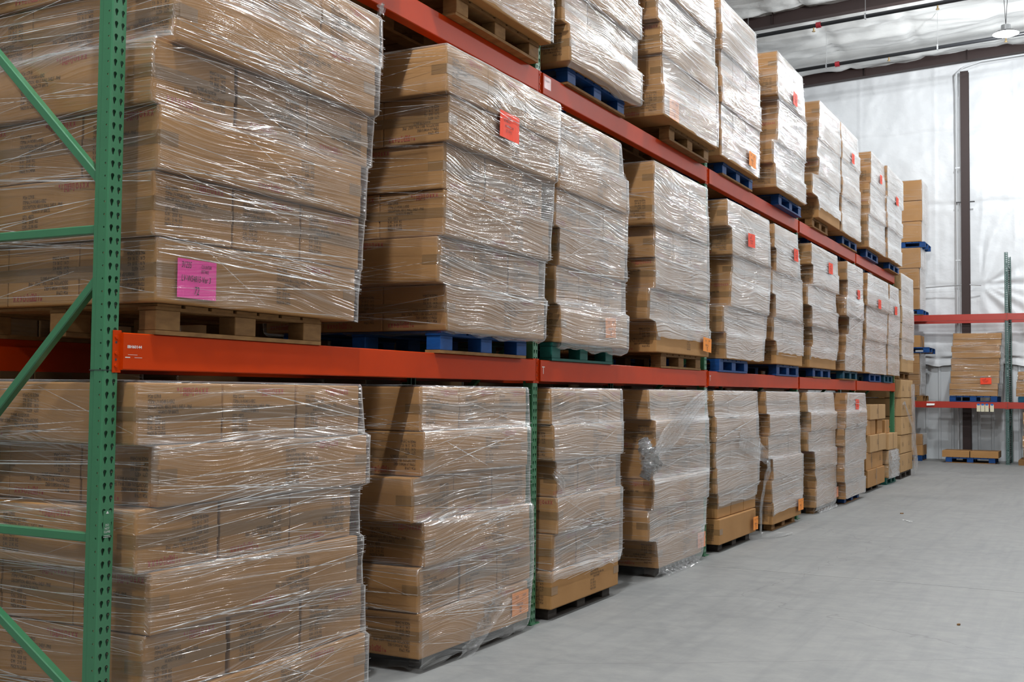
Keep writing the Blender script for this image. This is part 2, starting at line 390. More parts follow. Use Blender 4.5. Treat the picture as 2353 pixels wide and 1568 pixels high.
# high-bay lamps, one in view and the rest along the aisles outside the frame
LH = MB().tube((0,0,.0),(0,0,.05),.25,28,True,.19).tube((0,0,.05),(0,0,.18),.09,20).mesh('lamp_housing','grey_metal')
LL = MB().tube((0,0,-.03),(0,0,0),.17,28,True,.20).mesh('lamp_lens','lens')
LC = MB().tube((0,0,.18),(-.04,0,.95),.006,6).tube((0,0,.18),(.05,0,.95),.006,6).mesh('suspension_cable','dark_steel')
LB = MB().box((-.11,-.06,.93),(.11,.06,.99)).tube((0,0,.99),(0,0,1.34),.01,6).mesh('ceiling_bracket','grey_metal')
for i, (x, y, z, kw) in enumerate(LAMPS):
    lab = 'lit round white LED high bay lamp hung from the ceiling on cables' if i == 0 else 'round LED high bay lamp over the %s aisle, %s row from the end wall' % ('near' if x < 5 else 'far', ('first','second','third','fourth','fifth')[i % 5])
    t = thing('high_bay_lamp', lab, 'lamp', (x,y,z), 0, 'high bay lamps')
    ob('lamp_housing', LH, t); ob('lamp_lens', LL, t); ob('suspension_cable', LC, t); ob('ceiling_bracket', LB, t)

# ------------------------------------------------------------------ rack uprights
def tile_faces():
    """one 2 inch pitch of the perforated column: front face with two teardrops, side faces with a round hole"""
    out = []
    def fill(loop_outer, holes, to3, depth):
        bm = bmesh.new(); edges = []
        for lp2 in [loop_outer]+holes:
            vs = [bm.verts.new((a, b, 0)) for a, b in lp2]
            edges += [bm.edges.new((vs[i], vs[(i+1) % len(vs)])) for i in range(len(vs))]
        bmesh.ops.triangle_fill(bm, use_beauty=True, use_dissolve=False, edges=edges)
        bm.verts.index_update()
        V = [to3(v.co.x, v.co.y, 0) for v in bm.verts]; F = [tuple(v.index for v in f.verts) for f in bm.faces]
        bm.free()
        for h in holes:
            i = len(V); n2 = len(h)
            V += [to3(a, b, 0) for a, b in h] + [to3(a, b, depth) for a, b in h]
            F += [(i+j, i+(j+1) % n2, i+n2+(j+1) % n2, i+n2+j) for j in range(n2)]
        out.append((V, F))
    P = .0508
    def drop(cx, cz):
        pts = []
        for j in range(9):
            t = math.radians(-15 + 210*j/8); pts.append((cx+.0088*math.cos(t), cz+.0068+.0088*math.sin(t)))
        for j in range(5):
            t = math.radians(195 + 150*j/4); pts.append((cx+.0042*math.cos(t), cz-.0095+.0042*math.sin(t)))
        return pts
    def circ(cx, cz, r): return [(cx+r*math.cos(2*math.pi*j/8), cz+r*math.sin(2*math.pi*j/8)) for j in range(8)]
    fill([(-.033,0),(.033,0),(.033,P),(-.033,P)], [drop(-.0165,P/2), drop(.0165,P/2)], lambda a,b,d: (-d, a, b), .004)
    for sg in (-1, 1):
        fill([(-.050,0),(-.005,0),(-.005,P),(-.050,P)], [circ(-.018,P*.55,.0042)], lambda a,b,d,sg=sg: (a, sg*(.038-d), b), .004)
    V = []; F = []
    prof = [(-.050,.038),(-.055,.034),(-.076,.034),(-.076,.02)]            # rear of the side wall steps in, then a lip
    for sg in (-1, 1):
        i = len(V)
        for (a, b) in [(0,.033),(-.005,.038)]: V += [(a, sg*b, 0),(a, sg*b, P)]
        F.append((i,i+2,i+3,i+1)); i = len(V)
        for (a, b) in prof: V += [(a, sg*b, 0),(a, sg*b, P)]
        for j in range(len(prof)-1): F.append((i+2*j,i+2*j+2,i+2*j+3,i+2*j+1))
    out.append((V, F))
    return out
TILE = tile_faces()
def column_mesh(name, height, m):
    n2 = int(round(height/.0508)); V = []; F = []
    for t in range(n2):
        dz = t*.0508
        for (v, f) in TILE:
            i = len(V); V += [(a,b,c2+dz) for a,b,c2 in v]; F += [tuple(i+j for j in q) for q in f]
    mb = MB(); mb.v = V; mb.f = F
    me = bpy.data.meshes.new(name); me.from_pydata(V, [], F); me.materials.append(M[m])
    return me
COLM = column_mesh('front_column', 4.93, 'green'); COLB = column_mesh('front_column', 4.93, 'teal_green')
FOOT = {c2: MB().box((-.10,-.06,0),(.02,.06,.008)).mesh('foot_plate', c2) for c2 in ('green','teal_green')}
def frame(label, loc, rotz=0.0, mt='green', cm=None, group='rack uprights'):
    t = thing('upright_frame', label, 'rack frame', loc, rotz, group)
    ob('front_column', cm or COLM, t)
    ob('rear_column', cm or COLM, t, (-1.067,0,0), (0,0,math.pi))
    ob('foot_plate', FOOT[mt], t); ob('foot_plate', FOOT[mt], t, (-.99,0,0))
    hb = MB().bar((-.07,0,0),(-1.0,0,0),.036,.036).mesh('horizontal_brace', mt, bevel=.004)
    for z in (.15, .99, 2.21, 3.43, 4.65): ob('horizontal_brace', hb, t, (0,0,z))
    for a, b in (((-.07,0,.32),(-1.0,0,.87)),((-.07,0,2.02),(-1.0,0,1.16)),((-.07,0,2.40),(-1.0,0,3.26)),((-.07,0,4.46),(-1.0,0,3.6))):
        ob('diagonal_brace', MB().bar(a,b,.036,.036).mesh('diagonal_brace', mt, bevel=.004), t)
    return t
ORD = ['nearest green rack upright, standing at the near end of the long rack', 'second green rack upright from the near end, between the first two bays', 'third green rack upright from the near end of the long rack', 'fourth green rack upright from the near end of the long rack', 'fifth green rack upright, one bay before the far end of the rack', 'last green rack upright at the far end, beside the loose unwrapped boxes']
FR = [frame(ORD[k2], (0, BAY*k2, 0)) for k2 in range(6)]
# printed notice on the nearest upright
wl = ob('warning_label', MB().box((0.0004,-.019,1.0),(.0012,.019,1.10)).mesh('warning_label','green'), FR[0]); wl['label'] = 'small printed notice reading DO NOT CLIMB'
ob('lettering', text_mesh('climb','DO\nNOT\nCLIMB',.013,'white_ink','CENTER',.85), wl, (.002,.0,1.03), FRONT)
mb = MB()
mb.quad((0,-.018,0),(0,.018,0),(0,.018,.0015),(0,-.018,.0015)).quad((0,-.014,.006),(0,.014,.006),(0,.014,.0075),(0,-.014,.0075))
ob('printed_line', mb.mesh('printed_line','white_ink'), wl, (.002,0,.996))
mb = MB(); mb.v = [(0,-.007,0),(0,.007,0),(0,0,.011)]; mb.f = [(0,1,2)]
ob('triangle_mark', mb.mesh('triangle_mark','white_ink'), wl, (.002,0,1.088))
ob('splice_band', MB().box((-.0765,-.0392,1.648),(.0006,.0392,1.651)).mesh('splice_band','dark_steel'), FR[0])

# ------------------------------------------------------------------ beams
def beam_body(L, m):
    mb = MB(); h = .148; prof = [(.020,0.004),(.020,h-.004),(.016,h),(-.028,h),(-.028,h-.036),(-.048,h-.036),(-.048,0.0),(.016,0)]
    n2 = len(prof)
    for yy in (.042, L-.042):
        mb.v += [(a, yy, b) for a, b in prof]
    for j in range(n2): mb.f.append((j,(j+1) % n2,n2+(j+1) % n2,n2+j))
    mb.f += [tuple(range(n2)), tuple(range(2*n2-1,n2-1,-1))]
    return mb.mesh('beam_body', m)
def connector(sg, m):
    mb = MB(); y0, y1 = (.003, .046) if sg > 0 else (-.046, -.003)
    mb.box((.0006,y0,-.012),(.006,y1,.156))
    yb = .042 if sg > 0 else -.046
    mb.box((-.05,yb,-.012),(.006,yb+.004,.156))
    return mb.mesh('connector_plate', m, bevel=.0012)
BODY = {c2: beam_body(BAY, c2) for c2 in ('orange','red_beam')}
CON = {(s2, c2): connector(s2, c2) for s2 in (1,-1) for c2 in ('orange','red_beam')}
RIV = {s2: None for s2 in (1,-1)}
def rivets():
    mb = MB()
    for z in (.015, .065, .128): mb.tube((.006,0,z),(.010,0,z),.007,8)
    return mb.mesh('rivet','orange')
def slots():
    mb = MB()
    for z in (.040, .108): mb.tube((.0058,0,z),(.0066,0,z),.0052,8)
    return mb.mesh('bolt_hole','dark_steel')
RV, SL = rivets(), slots()
def beam(label, loc, rotz, m='orange', group=None):
    t = thing('rack_beam', label, 'rack beam', loc, rotz, group)
    ob('beam_body', BODY[m], t)
    for s2, yy in ((1, 0), (-1, BAY)):
        c2 = ob('connector_plate', CON[(s2,m)], t, (0,yy,0))
        ob('rivet', RV, c2, (0,.018*s2,0)); ob('bolt_hole', SL, c2, (0,.018*s2,0))
    return t
Z1, Z2 = 1.800, 3.807
NTH = ['nearest', 'second', 'third', 'fourth', 'last']
BEAMS = {}
for lev, zt in (('lower', Z1), ('upper', Z2)):
    for k2 in range(5):
        lab = 'orange %s front beam across the %s bay of the long rack' % (lev, NTH[k2])
        if lev == 'lower' and k2 == 0: lab = 'orange lower front beam with white printed part code, by the nearest green upright'
        BEAMS[(lev,k2)] = beam(lab, (0, BAY*k2, zt-.148), 0, 'orange', 'front beams of the long rack')
        beam('shaded orange %s rear beam behind the pallets of the %s bay' % (lev, NTH[k2]), (-1.067, BAY*(k2+1), zt-.148), math.pi, 'orange', 'rear beams of the long rack')
b0 = BEAMS[('lower',0)]
ob('lettering', text_mesh('code','IBH60144',.0165,'white_ink','LEFT',1.15,0,.0004), b0, (.0207,.062,.092), FRONT)
mb = MB().quad((0,0,0),(0,.05,0),(0,.05,.0012),(0,0,.0012)).quad((0,-.014,-.012),(0,.012,-.012),(0,.012,-.0085),(0,-.014,-.0085)).quad((0,.035,-.011),(0,.075,-.011),(0,.075,-.0095),(0,.035,-.0095))
ob('printed_line', mb.mesh('printed_line','white_ink'), b0, (.0207,.066,.060))
for key in (('lower',1),('lower',2)):
    ob('printed_mark', text_mesh('tmark','T',.075,'white_ink','CENTER',1.0), BEAMS[key], (.0207,.085,.075), FRONT)
ob('printed_mark', MB().quad((0,0,0),(0,.105,0),(0,.105,.085),(0,0,.085)).mesh('printed_mark','red_beam'), BEAMS[('upper',1)], (.0204,.06,.045))
ob('lettering', text_mesh('umark','IBH60144\n   T',.022,'white_ink','LEFT',.8), BEAMS[('upper',1)], (.0209,.072,.09), FRONT)
# ------------------------------------------------------------------ pallets
PME = {}
def pal_mesh(kind, m, a, b, bevel=0):
    key = (kind, m, tuple(round(v,3) for v in a+b))
    if key not in PME: PME[key] = MB().box(a, b).mesh(kind, m, bevel=bevel)
    return PME[key]
def pallet(label, m, x0, y0, y1, z, depth=1.15, H=.130, axis='x', group='pallets under the loads'):
    """block pallet, front edge at x0, running back to x0-depth; axis 'y' turns it so the front edge faces -y"""
    W = y1-y0
    if axis == 'x': t = thing('pallet', label, 'pallet', (x0, (y0+y1)/2, z), 0, group)
    else: t = thing('pallet', label, 'pallet', ((y0+y1)/2, x0, z), -H90, group)
    s = H/.130; rj = lambda: random.uniform(-.004,.004)
    for xx in (-.05, -depth/2, -depth+.05):
        ob('bottom_board', pal_mesh('bottom_board', 'wood' if m in ('blue','teal') and random.random() < .5 else m, (-.05,-W/2,0), (.05,W/2,.018*s)), t, (xx+rj(),rj(),0))
        ob('stringer_board', pal_mesh('stringer_board', m, (-.05,-W/2,.104*s), (.05,W/2,.117*s)), t, (xx+rj(),rj(),0))
        for yy in (-W/2+.07, 0, W/2-.07):
            ob('block', pal_mesh('block', m, (-.048,-.07,.018*s), (.048,.07,.104*s), .003), t, (xx+rj(),yy+rj(),0))
    n2 = 7; bw = W/n2
    for k2 in range(n2):
        ob('deck_board', pal_mesh('deck_board', m, (-depth,-bw*.43,.117*s), (0,bw*.43,.130*s)), t, (rj(), -W/2+bw*(k2+.5), 0))
    return t
# ------------------------------------------------------------------ cartons
CME = {}
def carton_mesh(d, w, h, m):
    d, w, h = (round(v/.002)*.002 for v in (d, w, h))
    key = (d, w, h, m)
    if key in CME: return CME[key]
    bm = bmesh.new(); bmesh.ops.create_cube(bm, size=1.0)
    for v in bm.verts: v.co.x *= d; v.co.y *= w; v.co.z *= h
    bmesh.ops.bevel(bm, geom=bm.edges[:], offset=.008 if h < .3 else .013, segments=2, affect='EDGES', profile=.6)
    me = bpy.data.meshes.new('carton'); bm.to_mesh(me); bm.free(); me.materials.append(M[m])
    CME[key] = me; return me
TME = {}
def tape_mesh(d, w, h, axis, sg):
    """tape folded round one end (sg) of the long axis at mid height"""
    key = (round(d,3), round(w,3), axis, sg)
    if key in TME: return TME[key]
    e = .0012; t = .028; d, w = key[0], key[1]
    if axis == 'y':
        P = [(-d/2-e, sg*(w/2-.10)), (-d/2-e, sg*(w/2+e)), (d/2+e, sg*(w/2+e)), (d/2+e, sg*(w/2-.10))]
    else:
        P = [(sg*(d/2-.10), -w/2-e), (sg*(d/2+e), -w/2-e), (sg*(d/2+e), w/2+e), (sg*(d/2-.10), w/2+e)]
    mb = MB()
    for (x, y) in P: mb.v += [(x, y, -t), (x, y, t)]
    for i in range(3): mb.f.append((2*i, 2*i+2, 2*i+3, 2*i+1))
    TME[key] = mb.mesh('packing_tape','tape'); return TME[key]
PRINT = 'PO# 127918\nITEM# L/V-WS4815-VERZ\nDESCRIPTION: 48X15 WALL SHELF - PINE\n               W/ANTI-TIP BRKTS\nQTY:  4SETS\nN.W.:  20.00  KG\nG.W.:  21.90  KG\nMADE IN CHINA'
def print_mesh(): return text_mesh('print', PRINT, .0225, 'ink', 'LEFT', .60, 0, 0, .95)
def red_mesh(): return text_mesh('red', '* 1 [2][31] O 6 X X', .036, 'red_ink', 'LEFT', .62, 0, .0006)
def add_print(c, d, w, h, face, flip=False, red=True, x=None):
    """shipping text on the aisle face ('f') or on the side face ('s') of a carton"""
    f = d/2+.002 if face == 'f' else -w/2-.002
    span = w if face == 'f' else d
    a = -span/2 + (.06 if x is None else x)
    z = -.005
    if flip: a = -a
    loc = (f, a, z) if face == 'f' else (a, f, z)
    rot = (FRONT_FLIP if flip else FRONT) if face == 'f' else (SIDE_FLIP if flip else SIDE)
    ob('shipping_print', print_mesh(), c, loc, rot)
    if red:
        zz = h/2-.035; b = a + (.16 if span < .6 else .22)*(-1 if flip else 1)
        if flip: zz = -zz
        loc = (f, b, zz) if face == 'f' else (b, f, zz)
        ob('red_stamp', red_mesh(), c, loc, rot)
# ------------------------------------------------------------------ stretch film
def interp(tab, z):
    if z <= tab[0][0]: return tab[0][1]
    for (a, va), (b, vb) in zip(tab, tab[1:]):
        if z <= b: 
            t = (z-a)/max(1e-6, b-a); return tuple(p+(q-p)*t for p, q in zip(va, vb))
    return tab[-1][1]
def film_rings(rects, zs, pull):
    """pull recessed rings outwards towards the taut line between their neighbours"""
    n2 = len(zs); out = [list(r) for r in rects]
    for ci, sg in ((0, 1), (1, -1), (2, -1), (3, 1)):                     # xf, xb, y0, y1
        v = [sg*r[ci] for r in rects]
        hull = []
        for i in range(n2):
            best = v[i]
            for a in range(max(0, i-7), i):
                for b in range(i+1, min(n2, i+8)):
                    t = (zs[i]-zs[a])/(zs[b]-zs[a]); best = max(best, v[a]+(v[b]-v[a])*t)
            hull.append(best)
        for i in range(n2): out[i][ci] = sg*(v[i] + pull*(hull[i]-v[i]))
    return [tuple(r) for r in out]
def make_wrap(parent, lay, zb, h, depth, origin, near, zstart=0.0, skirt=0.0, strands=8, m='film', faces='fl', droop=0.0):
    """the film sleeve round a load: lay = [(xf, y0, y1)]"""
    ox, oy, oz = origin; e = .009
    zs, rects = [], []
    ts = (.03,.22,.5,.78,.97)
    for i, LL in enumerate(lay):
        xf, y0, y1 = LL[:3]
        for t in ts:
            z = zb+h*(i+t)
            if z < zb+zstart: continue
            zs.append(z); rects.append((xf+e, lay[i][3]-e if len(lay[i]) > 3 else xf-depth-e, y0-e, y1+e))
    if skirt:
        r = rects[0]; zs.insert(0, zb-skirt*.5); rects.insert(0, (r[0]-.01, r[1]+.01, r[2]+.01, r[3]-.01))
        zs.insert(0, zb-skirt); rects.insert(0, (r[0]-.045, r[1]+.03, r[2]+.03, r[3]-.03))
    rects = film_rings(rects, zs, .40)
    top = zb+h*len(lay)
    r = rects[-1]; zs.append(top+.006); rects.append((r[0]-.006, r[1]+.006, r[2]+.006, r[3]-.006))
    zs.append(top+.010); rects.append((r[0]-.16, r[1]+.16, r[2]+.16, r[3]-.16))
    nF = 22 if near else 12; nS = 14 if near else 8
    mb = MB(); uvs = []; npt = None; seed = random.random()*100; gat = []
    steps = []
    for i in range(len(lay)-1):
        dd = abs(lay[i][0]-lay[i+1][0])+.6*abs(lay[i][1]-lay[i+1][1])+.6*abs(lay[i][2]-lay[i+1][2])
        steps.append((zb+h*(i+1), min(1, dd*7)))
    fr = [0, .010, .026] + [k2/nF for k2 in range(1, nF)] + [.974, .990]
    sr = [0, .010, .026] + [k2/nS for k2 in range(1, nS)] + [.974, .990]
    for ri, (z, (xf, xb, y0, y1)) in enumerate(zip(zs, rects)):
        ring = []; u = 0.0
        for t in fr: ring.append((xf, y0+(y1-y0)*t, (1,0), t))
        for t in sr: ring.append((xf+(xb-xf)*t, y1, (0,1), t))
        for t in (0, .33, .66): ring.append((xb, y1+(y0-y1)*t, (-1,0), t))
        for t in sr: ring.append((xb+(xf-xb)*t, y0, (0,-1), t))
        npt = len(ring); pu = 0; px = None
        for (x, y, nrm, t) in ring:
            j = .012*max(0, noise.noise(Vector((x*3+seed, y*3, z*7)))) + .004*abs(noise.noise(Vector((x*11, y*11+seed, z*24))))
            c2 = .018*noise.noise(Vector((x*2+y*2, seed, z*3)))
            zz = z
            if 0 < ri < len(zs)-3: zz += c2*.6
            if ri == 0: zz += (.035 if skirt else .02)*noise.noise(Vector((x*6, y*6, seed))) - droop*abs(noise.noise(Vector((x*2.5, y*2.5, seed+5))))
            if t in (0, .010, .990): j = min(j, .004)
            mb.v.append((x+nrm[0]*j-ox, y+nrm[1]*j-oy, zz-oz))
            if px is not None: pu += math.hypot(x-px[0], y-px[1])
            px = (x, y); uvs.append((pu, zz))
            cor = max(0, .35+1.3*noise.noise(Vector((seed*3, z*38, x+y)))) if t in (0, .010, .990) else 0
            gat.append(min(1.3, cor + sum(sv2*math.exp(-((z-zs2)/.05)**2) for zs2, sv2 in steps)))
    nr = len(zs); fuv = []
    for ri in range(nr-1):
        for k2 in range(npt):
            k3 = (k2+1) % npt
            mb.f.append((ri*npt+k2, ri*npt+k3, (ri+1)*npt+k3, (ri+1)*npt+k2))
            q = [uvs[ri*npt+k2], uvs[ri*npt+k3], uvs[(ri+1)*npt+k3], uvs[(ri+1)*npt+k2]]
            if k3 == 0: q[1] = (uvs[ri*npt+k2][0]+.3, q[1][1]); q[2] = (uvs[(ri+1)*npt+k2][0]+.3, q[2][1])
            fuv += q
    me = bpy.data.meshes.new('stretch_wrap'); me.from_pydata(mb.v, [], mb.f); me.materials.append(M[m])
    ul = me.uv_layers.new(name='UVMap'); ul.data.foreach_set('uv', [c2 for q in fuv for c2 in q])
    me.polygons.foreach_set('use_smooth', [True]*len(me.polygons))
    at = me.attributes.new('gather', 'FLOAT', 'POINT'); at.data.foreach_set('value', gat)
    w = ob('stretch_wrap', me, parent)
    # stretched ropes of film fanning out from the carton corners
    tab = list(zip(zs, rects)); sv = []; sf = []; su = []
    ztop = top; zlo = zb+zstart
    nl = len(lay)
    for face in faces:
        for i in range(nl+1):
            zc = zb+h*i
            for q in range(strands if face == 'f' else max(2, int(strands*.8))):
                end = random.random() < .5; spread = random.gauss(0,.22)*h if random.random() < .88 else random.uniform(-1,1)*h*1.0
                za = zc + (random.uniform(-.04,.04) if random.random() < .5 else random.uniform(0,h)); zd = za + spread; ua, ub = (0.0, 1.0)
                if random.random() < .6: ua = random.uniform(0,.55)
                if random.random() < .6: ub = ua+(1-ua)*random.uniform(.3,1)
                if end: za, zd = zd, za
                wd = random.uniform(.0005,.0019)*(1 if near else 1.6)*(2.0 if random.random() < .06 else 1); N = 8; base = len(sv); ok = True
                for k2 in range(N+1):
                    t = k2/N; uu = ua+(ub-ua)*t; z = za+(zd-za)*t - .02*math.sin(math.pi*t)*random.random()*0
                    if z < zlo+.01 or z > ztop-.004: ok = False; break
                    xf, xb, y0, y1 = interp(tab, z)
                    if face == 'f': P = (xf+.014, y0+(y1-y0)*uu, z)
                    else: P = (xf+(xb-xf)*uu, y0-.014, z)
                    ww = wd*(.35+.65*math.sin(math.pi*min(.97, max(.03, t))))
                    for sg in (-1, 1): sv.append((P[0]-ox, P[1]-oy, P[2]-oz+sg*ww)); su.append((uu*1.4, z+sg*ww))
                if not ok: del sv[base:]; del su[base:]; continue
                for k2 in range(N): sf.append((base+2*k2, base+2*k2+2, base+2*k2+3, base+2*k2+1))
    if sv:
        me = bpy.data.meshes.new('film_strand'); me.from_pydata(sv, [], sf); me.materials.append(M['strand'])
        ul = me.uv_layers.new(name='UVMap'); ul.data.foreach_set('uv', [c2 for q in sf for v in q for c2 in su[v]])
        s = ob('film_strand', me, w); s['kind'] = 'stuff'
    return w
# ------------------------------------------------------------------ a stacked load
def load(name, label, group, lay, z0, h, depth=1.33, detail=2, wrap=True, m='carton', zstart=0.0, skirt=0.0, strands=8, loc=None, faces='fl', droop=0.0, film_m='film'):
    xs = [l[0] for l in lay]; ymid = sum(l[1]+l[2] for l in lay)/(2*len(lay)); org = (max(xs)-depth/2, ymid, z0)
    t = thing(name, label, 'carton load', org, 0, group)
    g = .004; CT = []
    for i, L in enumerate(lay):
        xf, y0, y1, ty = L[:4]; dp = depth if len(L) < 5 else L[4]
        zc = z0+h*(i+.5)-org[2]; W = y1-y0; row = []
        if ty == 'A':
            n2 = 3 if detail else 1; d = dp/3
            for k2 in range(n2): row.append((xf-d*(k2+.5), (y0+y1)/2, d-g, W, 'y', k2))
        elif ty in 'Bb':
            n2 = 3 if ty == 'B' else 2; w = W/n2
            for k2 in range(n2): row.append((xf-dp/2, y0+w*(k2+.5), dp, w-(.014 if k2 < n2-1 else .006), 'x', k2))
            if ty == 'b': row.append((xf-dp/2-.03, y1+.205, dp-.06, .40, 'x', 3))
        elif ty == '2':
            w = W/2
            for k2 in range(2): row.append((xf-dp/2, y0+w*(k2+.5), dp, w-g, 'x', k2))
        else: row.append((xf-dp/2, (y0+y1)/2, dp, W, 'y', 0))
        for (cx, cy, d, w, ax, k2) in row:
            c = ob('carton', carton_mesh(d, w, h-(.004 if h < .3 else .010), m), t, (cx-org[0]-random.uniform(0,.006), cy-org[1]+random.uniform(-.003,.003), zc), (0,0,random.uniform(-.004,.004)))
            CT.append((i, ty, k2, c, d, w))
            vis = (ty != 'A' or k2 == 0)
            d2, w2 = (round(v/.002)*.002 for v in (d, w))
            if detail == 2 and (vis or ax == 'y'):
                ob('packing_tape', tape_mesh(d2, w2, h, ax, -1 if ax == 'y' else 1), c)
                if vis and ax == 'y': ob('packing_tape', tape_mesh(d2, w2, h, ax, 1), c)
            elif detail == 1 and vis: ob('packing_tape', tape_mesh(d2, w2, h, ax, -1 if ax == 'y' else 1), c)
            fl2 = (i % 3 == 2)
            if detail == 2:
                if ty in 'Bb': add_print(c, d2, w2, h, 'f', i % 4 == 3)
                elif ty == 'A' and k2 == 0: add_print(c, d2, w2, h, 'f', fl2, True, w2*(.55 if not fl2 else .28))
                if ty in 'Bb' and k2 == 0: add_print(c, d2, w2, h, 's', fl2, True, d2*.42)
                if ty == 'A': add_print(c, d2, w2, h, 's', i % 4 == 0, True)
            elif detail == 1 and vis and i % 2 == 0 and k2 == 0: add_print(c, d2, w2, h, 's', i % 4 == 0, True)
    wr = None
    if wrap:
        wl2 = [(L[0], L[1], L[2]+(.41 if L[3] == 'b' else 0), L[0]-(depth if len(L) < 5 else L[4])) for L in lay]
        wr = make_wrap(t, wl2, z0, h, depth, org, detail == 2, zstart, skirt, strands, film_m, faces, droop)
    return t, org, CT
SCRIPTS = {'pink': [('31235',-.095,.056,.034),('COUNTER\nINTAKE',.02,.045,.019),('LV-WS4815-Ver 3',-.095,.0,.034),('72',-.02,-.05,.045)],
           'red': [('16754',-.03,.05,.024),('NS. WBC  PL',-.075,.025,.022),('48x15 WALL SHE',-.06,-.005,.022),('QTY 42 PCS',-.05,-.035,.022)],
           'orange': [('31210',-.07,.045,.024),('COUNT\n2',.02,.035,.022),('WS4815-Ver',-.06,-.008,.026),('72',-.02,-.05,.036)]}
def note(t, org, colour, xf, y, z, w, h, axis='f', lab=None, lettered=True):
    w = min(w, .27)
    if axis == 'f': loc = (xf+.0035-org[0], y-org[1], z-org[2]); rot = FRONT
    else: loc = (y-org[0], xf-.0035-org[1], z-org[2]); rot = SIDE
    mb = MB(); n2 = 6
    for j in range(n2+1):
        a = -w/2+w*j/n2; b = .0015*math.sin(j*1.7)+.0008
        mb.v += [(a,-h/2,b),(a,h/2,b)]
    for j in range(n2): mb.f.append((2*j,2*j+2,2*j+3,2*j+1))
    nt = ob('paper_note', mb.mesh('paper_note','paper_'+colour), t, loc, (rot[0], rot[1]+random.uniform(-.05,.05), rot[2]))
    nt['label'] = lab or (colour+' paper note with handwriting')
    if lettered:
        k3 = w/.23
        for s, a, b, sz in SCRIPTS['orange' if colour == 'peach' else colour]:
            ob('handwriting', text_mesh(('hw',s), s, sz*1.1, 'marker', 'LEFT', .62, .2, .0), nt, (a*k3, b*h/.163, .0035))
    return nt
